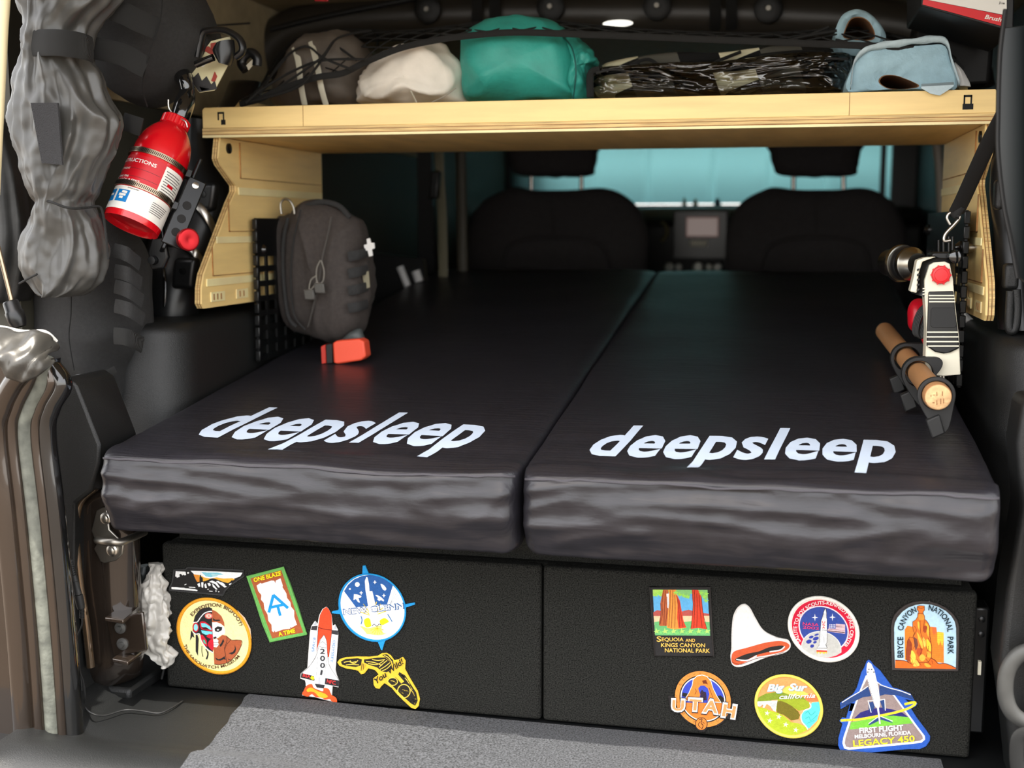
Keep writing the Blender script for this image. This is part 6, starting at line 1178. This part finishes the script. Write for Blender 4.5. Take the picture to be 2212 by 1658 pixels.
# --- plain white and orange patch (generic shape)
p = Patch('looped_patch', 'off white and orange patch with a long looped base', *ZC, [(1030, 250), (1090, 290), (1150, 400), (1230, 520), (1360, 590), (1480, 620), (1505, 690), (1440, 750), (1250, 800), (1100, 860), (980, 895), (910, 870), (890, 790), (900, 700), (900, 600), (905, 480), (920, 370), (965, 285)], (206, 202, 198), smooth=True)
p.poly([(1030, 268), (1080, 305), (1138, 410), (1220, 532), (1350, 602), (1440, 640), (1250, 660), (1060, 700), (960, 740), (918, 690), (914, 600), (920, 480), (936, 380), (975, 300)], (228, 224, 218), True)
lp = [(900, 800), (930, 740), (1060, 702), (1250, 650), (1400, 634), (1480, 660), (1490, 700), (1420, 745), (1250, 782), (1150, 800), (1050, 850), (960, 880), (910, 860)]
p.poly(lp, (196, 84, 48), True); p.poly([(945, 815), (1060, 765), (1180, 740), (1280, 700), (1400, 680), (1440, 690), (1400, 720), (1260, 750), (1150, 780), (1060, 825), (970, 840)], (40, 36, 34), True); p.stroke([(950, 822), (1060, 832), (1160, 784)], 12, Wt); p.stroke([(1290, 745), (1400, 726), (1445, 690)], 12, Wt); p.stroke([(905, 850), (1000, 872), (1150, 815), (1300, 790), (1440, 745)], 5, (90, 36, 24)); p.done()
# --- scouts space centre patch
sk = lambda k: skew(1515, 675, (536, 60), (20, 488), k=k)
p = Patch('space_centre_patch', 'round white rimmed patch with a red lettered ring and moon rocket', *ZD, sk(1), (238, 232, 222))
p.poly(sk(.885), (204, 22, 56)); p.poly(sk(.70), (240, 214, 220)); p.poly(sk(.665), (50, 72, 148))
p.poly([(1185, 960), (1195, 880), (1240, 800), (1310, 745), (1400, 718), (1470, 712), (1560, 730), (1650, 775), (1730, 850), (1770, 940), (1775, 1030), (1700, 1075), (1580, 1105), (1450, 1100), (1330, 1070), (1240, 1020)], (188, 186, 180)); p.stroke([(1185, 960), (1195, 880), (1240, 800), (1310, 745), (1400, 718), (1470, 712), (1560, 730), (1650, 775), (1730, 850), (1770, 940), (1775, 1030)], 10, (226, 222, 214))
for x, y, a, b in ((1330, 797, 36, 20), (1410, 762, 36, 14), (1398, 820, 46, 26), (1295, 865, 42, 30), (1385, 875, 28, 18), (1343, 932, 30, 24)): p.ell(x, y, a, b, (48, 60, 150), tilt=-18, n=20)
for x, y in ((1385, 505), (1647, 502)): p.poly([(x, y - 60), (x + 7, y - 10), (x + 48, y), (x + 7, y + 8), (x, y + 58), (x - 8, y + 8), (x - 48, y), (x - 8, y - 10)], Wt)
p.poly([(1540, 362), (1550, 370), (1560, 420), (1560, 510), (1568, 520), (1566, 880), (1550, 905), (1560, 930), (1572, 965), (1410, 965), (1440, 930), (1450, 900), (1448, 880), (1476, 540), (1490, 515), (1510, 430), (1530, 370)], K); p.poly([(1540, 372), (1554, 425), (1554, 515), (1562, 525), (1560, 880), (1542, 910), (1562, 958), (1420, 958), (1450, 925), (1454, 880), (1482, 545), (1496, 518), (1516, 432)], Wt)
for x in (1480, 1500, 1520, 1540): p.stroke([(x, 690), (x - 12, 890)], 5, (110, 112, 120), bump=0)
p.stroke([(1515, 440), (1512, 510)], 6, (110, 112, 120)); p.stroke([(1535, 440), (1535, 510)], 6, (110, 112, 120)); p.stroke([(1490, 690), (1562, 695)], 6, K)
p.poly([(1415, 968), (1560, 975), (1562, 995), (1412, 988)], (220, 220, 224)); p.poly([(1410, 992), (1566, 1000), (1566, 1025), (1408, 1015)], (206, 60, 50)); p.poly([(1404, 1015), (1420, 1048), (1440, 1020), (1465, 1052), (1490, 1022), (1520, 1055), (1545, 1025), (1562, 1050), (1568, 1020)], (240, 190, 70))
p.poly([(1590, 600), (1700, 600), (1835, 610), (1835, 748), (1575, 712), (1575, 680), (1590, 670)], (230, 190, 196))
for k in range(5): p.stroke([(1700 if k < 3 else 1580, 618 + 25 * k + (0 if k < 3 else -14)), (1832, 622 + 27 * k)], 12, (206, 60, 84), smooth=False, bump=0)
p.poly([(1590, 598), (1698, 600), (1696, 674), (1592, 668)], (58, 70, 150)); 
for x in range(4):
    for y in range(3): p.ell(1608 + 24 * x, 614 + 22 * y, 8, 7, Wt, n=8)
p.text('NASA', (1202, 618), (1440, 636), 42, (224, 60, 110), .008); p.text('2002', (1202, 668), (1446, 690), 40, (224, 60, 110), .008)
for i, ch in enumerate('USA'): p.text(ch, (1492, 590 + 40 * i), (1538, 592 + 40 * i), 32, (206, 50, 50), .015)
p.arctext('SALUTE TO BOY SCOUTS-KENNEDY SPACE CENTER', (1515, 672), 397, 362, -216, 39, 52, (246, 226, 224), .012, tilt=4)
p.border((240, 236, 226), 50, sk(.955)); p.done()
# --- bryce canyon patch
ol = [(350, 1400), (345, 1000), (345, 700), (358, 610), (395, 510), (470, 420), (580, 345), (700, 300), (830, 283), (960, 290), (1090, 325), (1230, 395), (1340, 490), (1410, 590), (1442, 700), (1440, 1000), (1432, 1420), (900, 1415)]
p = Patch('arched_canyon_patch', 'arch-topped patch of an orange rock spire, rightmost on the box', *ZF, ol, (62, 56, 54))
p.poly([(405, 1390), (390, 1000), (388, 720), (400, 640), (440, 555), (520, 460), (620, 390), (740, 345), (850, 330), (980, 340), (1100, 375), (1230, 445), (1320, 530), (1375, 620), (1395, 720), (1400, 1000), (1392, 1388)], (188, 220, 238))
p.poly([(560, 750), (600, 685), (700, 700), (1000, 700), (1075, 720), (1085, 790), (1195, 800), (1198, 1290), (560, 1240)], (236, 132, 44)); p.poly([(1090, 780), (1195, 795), (1190, 940), (1170, 1030), (1140, 930), (1115, 1010), (1090, 950)], (246, 204, 60)); p.poly([(1005, 700), (1075, 710), (1080, 800), (1030, 830), (1010, 780)], (228, 110, 60))
for k in range(14): p.stroke([(565, 780 + 34 * k), (1196, 800 + 34 * k)], 4, (222, 116, 44), smooth=False, bump=0)
p.poly([(405, 1250), (560, 1252), (650, 1290), (990, 1210), (1040, 1240), (1110, 1300), (1210, 1295), (1320, 1335), (1392, 1372), (1392, 1388), (405, 1390)], (234, 106, 36)); p.stroke([(405, 1245), (560, 1255), (660, 1300)], 12, (80, 30, 24)); p.stroke([(990, 1212), (1050, 1245), (1110, 1302), (1210, 1298), (1320, 1335), (1390, 1372)], 12, (80, 30, 24))
sp_ = [(765, 370), (800, 358), (880, 362), (884, 430), (858, 460), (862, 490), (884, 530), (886, 580), (930, 620), (966, 690), (970, 850), (985, 950), (1000, 1010), (996, 1200), (940, 1280), (640, 1290), (585, 1240), (585, 1080), (605, 930), (640, 870), (690, 880), (720, 800), (700, 770), (690, 700), (690, 620), (740, 590), (770, 540), (775, 490), (790, 460), (762, 420)]
p.poly(sp_, (232, 120, 44)); p.stroke(sp_ + [sp_[0]], 9, (90, 40, 22), smooth=False)
p.poly([(590, 1000), (630, 880), (680, 980), (680, 1100), (640, 1180), (650, 1280), (590, 1240)], (150, 66, 34)); p.poly([(700, 860), (760, 900), (780, 1000), (740, 1100), (720, 1010)], (122, 70, 60)); p.poly([(760, 1050), (860, 1050), (840, 1140), (790, 1190), (750, 1130)], (190, 80, 40))
for q, c in (([(770, 620), (800, 640), (800, 760), (775, 700)], (246, 190, 70)), ([(900, 640), (950, 700), (950, 860), (920, 800)], (244, 180, 60)), ([(760, 790), (800, 850), (850, 960), (850, 1060), (810, 980), (780, 900)], (244, 190, 70)), ([(850, 870), (900, 930), (900, 1030), (870, 1010)], (246, 204, 90)), ([(920, 900), (980, 980), (985, 1100), (930, 1060), (915, 980)], (250, 206, 60)), ([(670, 1090), (720, 1130), (740, 1220), (690, 1300), (660, 1240)], (242, 206, 80)), ([(800, 1180), (850, 1150), (900, 1200), (860, 1260), (810, 1240)], (244, 180, 70)), ([(920, 1100), (985, 1140), (980, 1200), (930, 1190)], (244, 170, 60)), ([(860, 700), (920, 690), (920, 770), (880, 800)], (170, 70, 36)), ([(790, 500), (870, 510), (870, 580), (800, 590)], (242, 150, 60)), ([(740, 1240), (800, 1330), (700, 1340)], (244, 190, 80)), ([(900, 1290), (990, 1340), (930, 1360), (880, 1320)], (246, 170, 60))): p.poly(q, c, True, bump=0)
for q in ([(760, 380), (820, 400), (884, 385)], [(770, 480), (860, 490)], [(720, 690), (750, 760), (700, 860)], [(810, 600), (815, 760), (840, 860), (900, 960)], [(880, 590), (870, 700), (860, 790)], [(700, 880), (730, 980), (700, 1060)], [(800, 1000), (830, 1100), (790, 1190)], [(900, 1010), (930, 1100), (910, 1190)], [(940, 880), (980, 960)], [(640, 1190), (690, 1260), (660, 1320)], [(760, 1230), (830, 1330)], [(900, 1220), (990, 1330)], [(1000, 1250), (1020, 1310)], [(720, 1290), (760, 1340)], [(950, 1010), (940, 1100)]): p.stroke(q, 7, (96, 44, 24), bump=0)
p.arctext('BRYCE', (880, 1030), 400, 400, 0, 1, 1, (188, 220, 238)) if False else None
NV = (26, 44, 54)
p.text('BRYCE', (536, 1205), (536, 868), 92, NV, .022); p.arctext('CANYON', (905, 800), 372, 372, -175, -113, 88, NV, .022); p.arctext('NATIONAL', (885, 800), 372, 372, -82, -2, 88, NV, .022); p.text('PARK', (1258, 865), (1262, 1150), 92, NV, .022)
p.border((66, 60, 58), 44, [(q[0] * .975 + 22, q[1] * .975 + 22) for q in ol]); p.poly([(925, 285), (965, 283), (968, 303), (930, 306)], Wt); p.done()
# --- arch patch with big letters
o1 = []
for k in range(60):
    t = math.radians(6 * k); q = (608 + 290 * math.cos(t) - 8 * math.sin(t), 1232 + 40 * math.cos(t) + 290 * math.sin(t))
    if not (-30 < ((6 * k + 180) % 360 - 180) < 34 or 152 < 6 * k < 206 or 62 < 6 * k < 118): o1.append((q, 6 * k))
seq = [q for q, a in o1 if a <= 62]
seq += [(665, 1480), (655, 1525), (625, 1552), (585, 1555), (550, 1535), (528, 1495), (530, 1460)]
seq += [q for q, a in o1 if 118 <= a <= 152] + [(350, 1360), (270, 1340), (255, 1190), (330, 1200)] + [q for q, a in o1 if 206 <= a <= 330] + [(898, 1265), (960, 1275), (945, 1445), (850, 1420)]
seq = [(q[0], q[1]) for q in seq]; cx_, cy_ = 605, 1290; seq.sort(key=lambda q: math.atan2(q[1] - cy_, q[0] - cx_))
p = Patch('arch_patch', 'round orange patch with a stone arch and large block state name', *ZC, seq, (40, 36, 36))
ec = lambda k: skew(608, 1228, (286, 30), (0, 284), k=k)
p.poly(ec(1), (214, 136, 62)); 
for k in range(26):
    t = 2 * math.pi * k / 26; x, y = 608 + 262 * math.cos(t), 1228 + 27 * math.cos(t) + 260 * math.sin(t); p.stroke([(x - 12, y - 12), (x, y + 6), (x + 14, y - 10)], 4, (70, 40, 26), smooth=False, bump=0)
p.poly(ec(.84), K); p.poly(ec(.80), Wt); p.poly(ec(.765), (54, 70, 176)); p.poly([(395, 1200), (400, 1160), (450, 1170), (470, 1210)], K); p.poly([(740, 1200), (790, 1190), (825, 1220), (825, 1280), (740, 1270)], K)
q = skew(608, 1228, (286, 30), (0, 284), k=.765); p.poly([a for a in q if a[1] > 1255], (218, 122, 48))
ar = [(435, 1215), (470, 1160), (500, 1090), (510, 1030), (550, 995), (600, 985), (650, 1000), (690, 1050), (710, 1120), (745, 1190), (790, 1260), (655, 1250), (675, 1180), (660, 1120), (625, 1090), (585, 1090), (560, 1120), (580, 1180), (570, 1240), (430, 1240)]
p.poly([(cx_ + (a - cx_) * 1.05, 1120 + (b - 1120) * 1.05) for a, b in ar], Wt); p.poly(ar, (220, 128, 52)); p.poly([(585, 1240), (580, 1160), (600, 1130), (612, 1150), (640, 1160), (650, 1240)], (50, 36, 56)); p.poly([(600, 1040), (640, 1030), (660, 1080), (640, 1070), (610, 1070)], (110, 50, 24)); p.stroke([(530, 1120), (540, 1150), (525, 1180)], 6, (120, 60, 30)); p.stroke([(670, 1110), (690, 1160), (710, 1210)], 6, (120, 60, 30))
p.ell(592, 1482, 64, 68, K); p.ell(592, 1482, 57, 61, (214, 126, 54)); p.stroke([(570, 1440), (600, 1430), (590, 1470), (610, 1500), (595, 1535)], 8, (60, 34, 24)); p.stroke([(580, 1460), (560, 1490), (585, 1520)], 6, (60, 34, 24)); p.stroke([(600, 1460), (625, 1478)], 5, (60, 34, 24))
for i, (ch, A, B, hh) in enumerate((('U', (285, 1340), (425, 1345), 105), ('T', (455, 1335), (600, 1345), 110), ('A', (600, 1352), (770, 1372), 120), ('H', (795, 1395), (940, 1420), 120))):
    v0 = len(p.txt_.v); p.text(ch, (A[0] - 12, A[1] + 14), (B[0] + 8, B[1] + 14), hh + 22, K, .09); p.text(ch, (A[0] - 6, A[1] + 6), (B[0] + 2, B[1] + 6), hh + 12, Wt, .075); n1 = len(p.txt_.v); p.text(ch, (A[0] + 8, A[1] - 3), (B[0] - 12, B[1] - 3), hh - 8, (226, 146, 92), .035)
    nn = n1 - v0; h_ = (n1 - v0) // 2
    for j in range(v0, len(p.txt_.v)):
        x, y, z = p.txt_.v[j]; p.txt_.v[j] = (x, y - (.0003 if v0 + h_ <= j < n1 else (.0006 if j >= n1 else 0)), z)
p.done()
# --- coastal round patch
er = lambda k: skew(535, 640, (378, 30), (20, 350), k=k)
p = Patch('coast_patch', 'round yellow rimmed coastal bridge patch, lower row middle', *ZE, er(1), (240, 216, 84))
p.poly(er(.935), (236, 152, 90)); p.poly([(460, 470), (500, 430), (560, 415), (640, 440), (720, 490), (760, 520), (460, 520)], (244, 200, 90), True); p.poly([(185, 580), (200, 540), (280, 500), (380, 485), (480, 490), (560, 520), (640, 530), (700, 540), (760, 575), (400, 600), (190, 600)], (124, 142, 40)); p.poly([(700, 540), (760, 500), (850, 530), (880, 590), (740, 590)], (206, 120, 72))
p.poly([(330, 590), (420, 560), (620, 555), (720, 570), (770, 600), (760, 680), (700, 700), (640, 690), (560, 640), (400, 700)], (148, 162, 40)); p.poly([(405, 590), (440, 580), (500, 600), (570, 640), (640, 700), (660, 740), (640, 790), (560, 800), (480, 740), (400, 710)], (110, 100, 28))
p.poly([(790, 600), (880, 590), (885, 680), (850, 800), (760, 890), (720, 870), (680, 810), (670, 740), (700, 690), (760, 680)], (90, 206, 200)); p.stroke([(765, 600), (780, 640), (765, 665), (705, 690), (672, 740), (680, 810), (730, 870), (745, 905)], 12, (240, 236, 220))
for q in ([(720, 720), (750, 700), (780, 740), (830, 700)], [(720, 780), (760, 760), (780, 800), (850, 740)], [(740, 830), (790, 810), (820, 800)]): p.stroke(q, 6, (50, 160, 160))
p.poly([(570, 800), (640, 785), (670, 810), (690, 840), (600, 830)], (234, 160, 110)); p.poly([(660, 690), (700, 680), (690, 710), (665, 740)], (234, 160, 110))
p.poly([(180, 650), (260, 660), (330, 690), (400, 710), (480, 745), (560, 820), (640, 830), (720, 870), (745, 905), (640, 955), (500, 965), (380, 940), (280, 870), (210, 770)], (168, 184, 44))
p.poly([(182, 590), (410, 575), (400, 620), (390, 700), (360, 690), (330, 640), (290, 615), (262, 660), (245, 655), (250, 620), (215, 645), (190, 640)], (230, 228, 220)); p.stroke([(345, 578), (410, 575)], 10, (234, 170, 130))
for k in range(6): p.stroke([(200 + 12 * k, 600), (205 + 10 * k, 640)], 3, (120, 120, 110), bump=0); p.stroke([(330 + 12 * k, 598), (345 + 8 * k, 680)], 3, (120, 120, 110), bump=0)
for x, y in ((293, 718), (424, 758), (323, 802), (500, 845), (612, 905)):
    pts = []
    for k in range(10): a = math.radians(36 * k - 80); r = 34 if k % 2 == 0 else 12; pts.append((x + r * math.cos(a), y + r * math.sin(a)))
    p.poly(pts, (236, 232, 196))
p.text('Big', (296, 480), (492, 470), 76, (120, 180, 190), .04, .3); p.text('Sur', (536, 468), (742, 474), 76, (120, 180, 190), .04, .3)
v0 = len(p.txt_.v); p.text('Big', (292, 474), (486, 464), 74, Wt, .03, .3); p.text('Sur', (530, 462), (738, 468), 74, Wt, .03, .3); p.text('california', (430, 560), (828, 545), 50, Wt, .012, .3)
p.txt_.v[v0:] = [(x, y - .0004, z) for x, y, z in p.txt_.v[v0:]]
p.border((246, 222, 92), 34, er(.965)); p.done()
# --- jet patch
ol = [(1420, 122), (1445, 135), (1480, 180), (1550, 240), (1690, 430), (1740, 440), (1885, 495), (1935, 580), (1830, 560), (1870, 600), (1930, 590), (1965, 605), (1940, 640), (1890, 660), (1960, 770), (2060, 900), (2105, 970), (2100, 1020), (2060, 1080), (1990, 1110), (1880, 1110), (1300, 1165), (1180, 1178), (1110, 1140), (1082, 1070), (1085, 990), (1130, 830), (1095, 800), (1130, 760), (1170, 770), (1215, 610), (1110, 668), (1105, 600), (1250, 500), (1290, 430), (1340, 260), (1370, 210), (1398, 140)]
p = Patch('jet_patch', 'triangular blue patch of a white jet over a runway, lower right', *ZE, ol, (44, 88, 178))
p.poly([(1420, 300), (1690, 490), (1960, 860), (2045, 970), (2050, 1010), (2010, 1045), (1900, 1060), (1200, 1125), (1150, 1110), (1130, 1050), (1140, 990), (1230, 720), (1330, 450), (1390, 300)], Wt)
p.poly([(1420, 340), (1560, 400), (1700, 530), (1930, 850), (2020, 970), (2025, 1005), (1990, 1025), (1890, 1038), (1210, 1100), (1170, 1090), (1155, 1050), (1165, 990), (1250, 720), (1345, 450), (1400, 340)], (146, 128, 124))
p.poly([(1245, 790), (1330, 710), (1450, 670), (1560, 655), (1700, 680), (1800, 715), (1860, 760), (1245, 800)], (44, 40, 110)); p.poly([(1225, 820), (1400, 790), (1560, 750), (1700, 745), (1870, 765), (1915, 830), (1210, 900)], (116, 190, 62))
yl = [(1110, 800), (1180, 795), (1300, 790), (1500, 755), (1700, 715), (1850, 670), (1930, 625), (1935, 600), (1880, 605), (1820, 620)]; p.stroke(yl, 26, (240, 214, 50)); p.stroke([(1180, 785), (1175, 812)], 5, (160, 130, 40)); p.stroke([(1245, 785), (1240, 815)], 5, (160, 130, 40))
NB = (42, 66, 118)
p.poly([(1540, 400), (1660, 440), (1790, 470), (1880, 500), (1925, 575), (1880, 560), (1740, 520), (1600, 510), (1540, 530)], NB); p.poly([(1415, 420), (1340, 470), (1220, 540), (1120, 600), (1112, 655), (1240, 600), (1360, 540), (1450, 530)], NB); p.stroke([(1545, 400), (1660, 440), (1790, 475), (1890, 515)], 9, Wt); p.stroke([(1412, 420), (1340, 470), (1220, 540), (1125, 600)], 9, Wt)
p.poly([(1418, 600), (1470, 590), (1490, 650), (1455, 712), (1425, 690)], NB); p.poly([(1545, 580), (1600, 560), (1610, 690), (1580, 670)], NB); p.stroke([(1415, 580), (1450, 712)], 8, Wt); p.stroke([(1600, 565), (1608, 690)], 8, Wt); p.stroke([(1415, 582), (1470, 580)], 8, Wt); p.stroke([(1545, 575), (1600, 562)], 8, Wt)
p.poly([(1420, 855), (1440, 820), (1520, 770), (1560, 760), (1640, 790), (1695, 830), (1560, 790), (1480, 830)], NB); p.stroke([(1420, 835), (1520, 765)], 7, Wt); p.stroke([(1560, 755), (1690, 808)], 7, Wt)
p.poly([(1420, 150), (1450, 170), (1485, 240), (1505, 330), (1530, 430), (1548, 560), (1545, 640), (1535, 660), (1555, 840), (1540, 835), (1515, 660), (1490, 640), (1460, 540), (1430, 440), (1405, 320), (1398, 230), (1405, 170)], Wt); p.stroke([(1410, 300), (1440, 450), (1490, 620)], 6, (180, 184, 190))
for x, y in ((1425, 232), (1455, 232), (1413, 262), (1480, 262)): p.ell(x, y, 9, 7, K, n=10)
for k in range(10): p.ell(1495 + 3.6 * k, 330 + 20 * k, 3, 5, K, n=6); p.ell(1420 + 6 * k, 380 + 20 * k, 3, 5, K, n=6)
p.text('FIRST FLIGHT', (1320, 940), (1808, 905), 56, Wt, .028); p.text('MELBOURNE, FLORIDA', (1268, 1000), (1892, 952), 40, Wt, .024); p.text('LEGACY 450', (1252, 1090), (1936, 1032), 66, (240, 226, 50), .02); p.done()
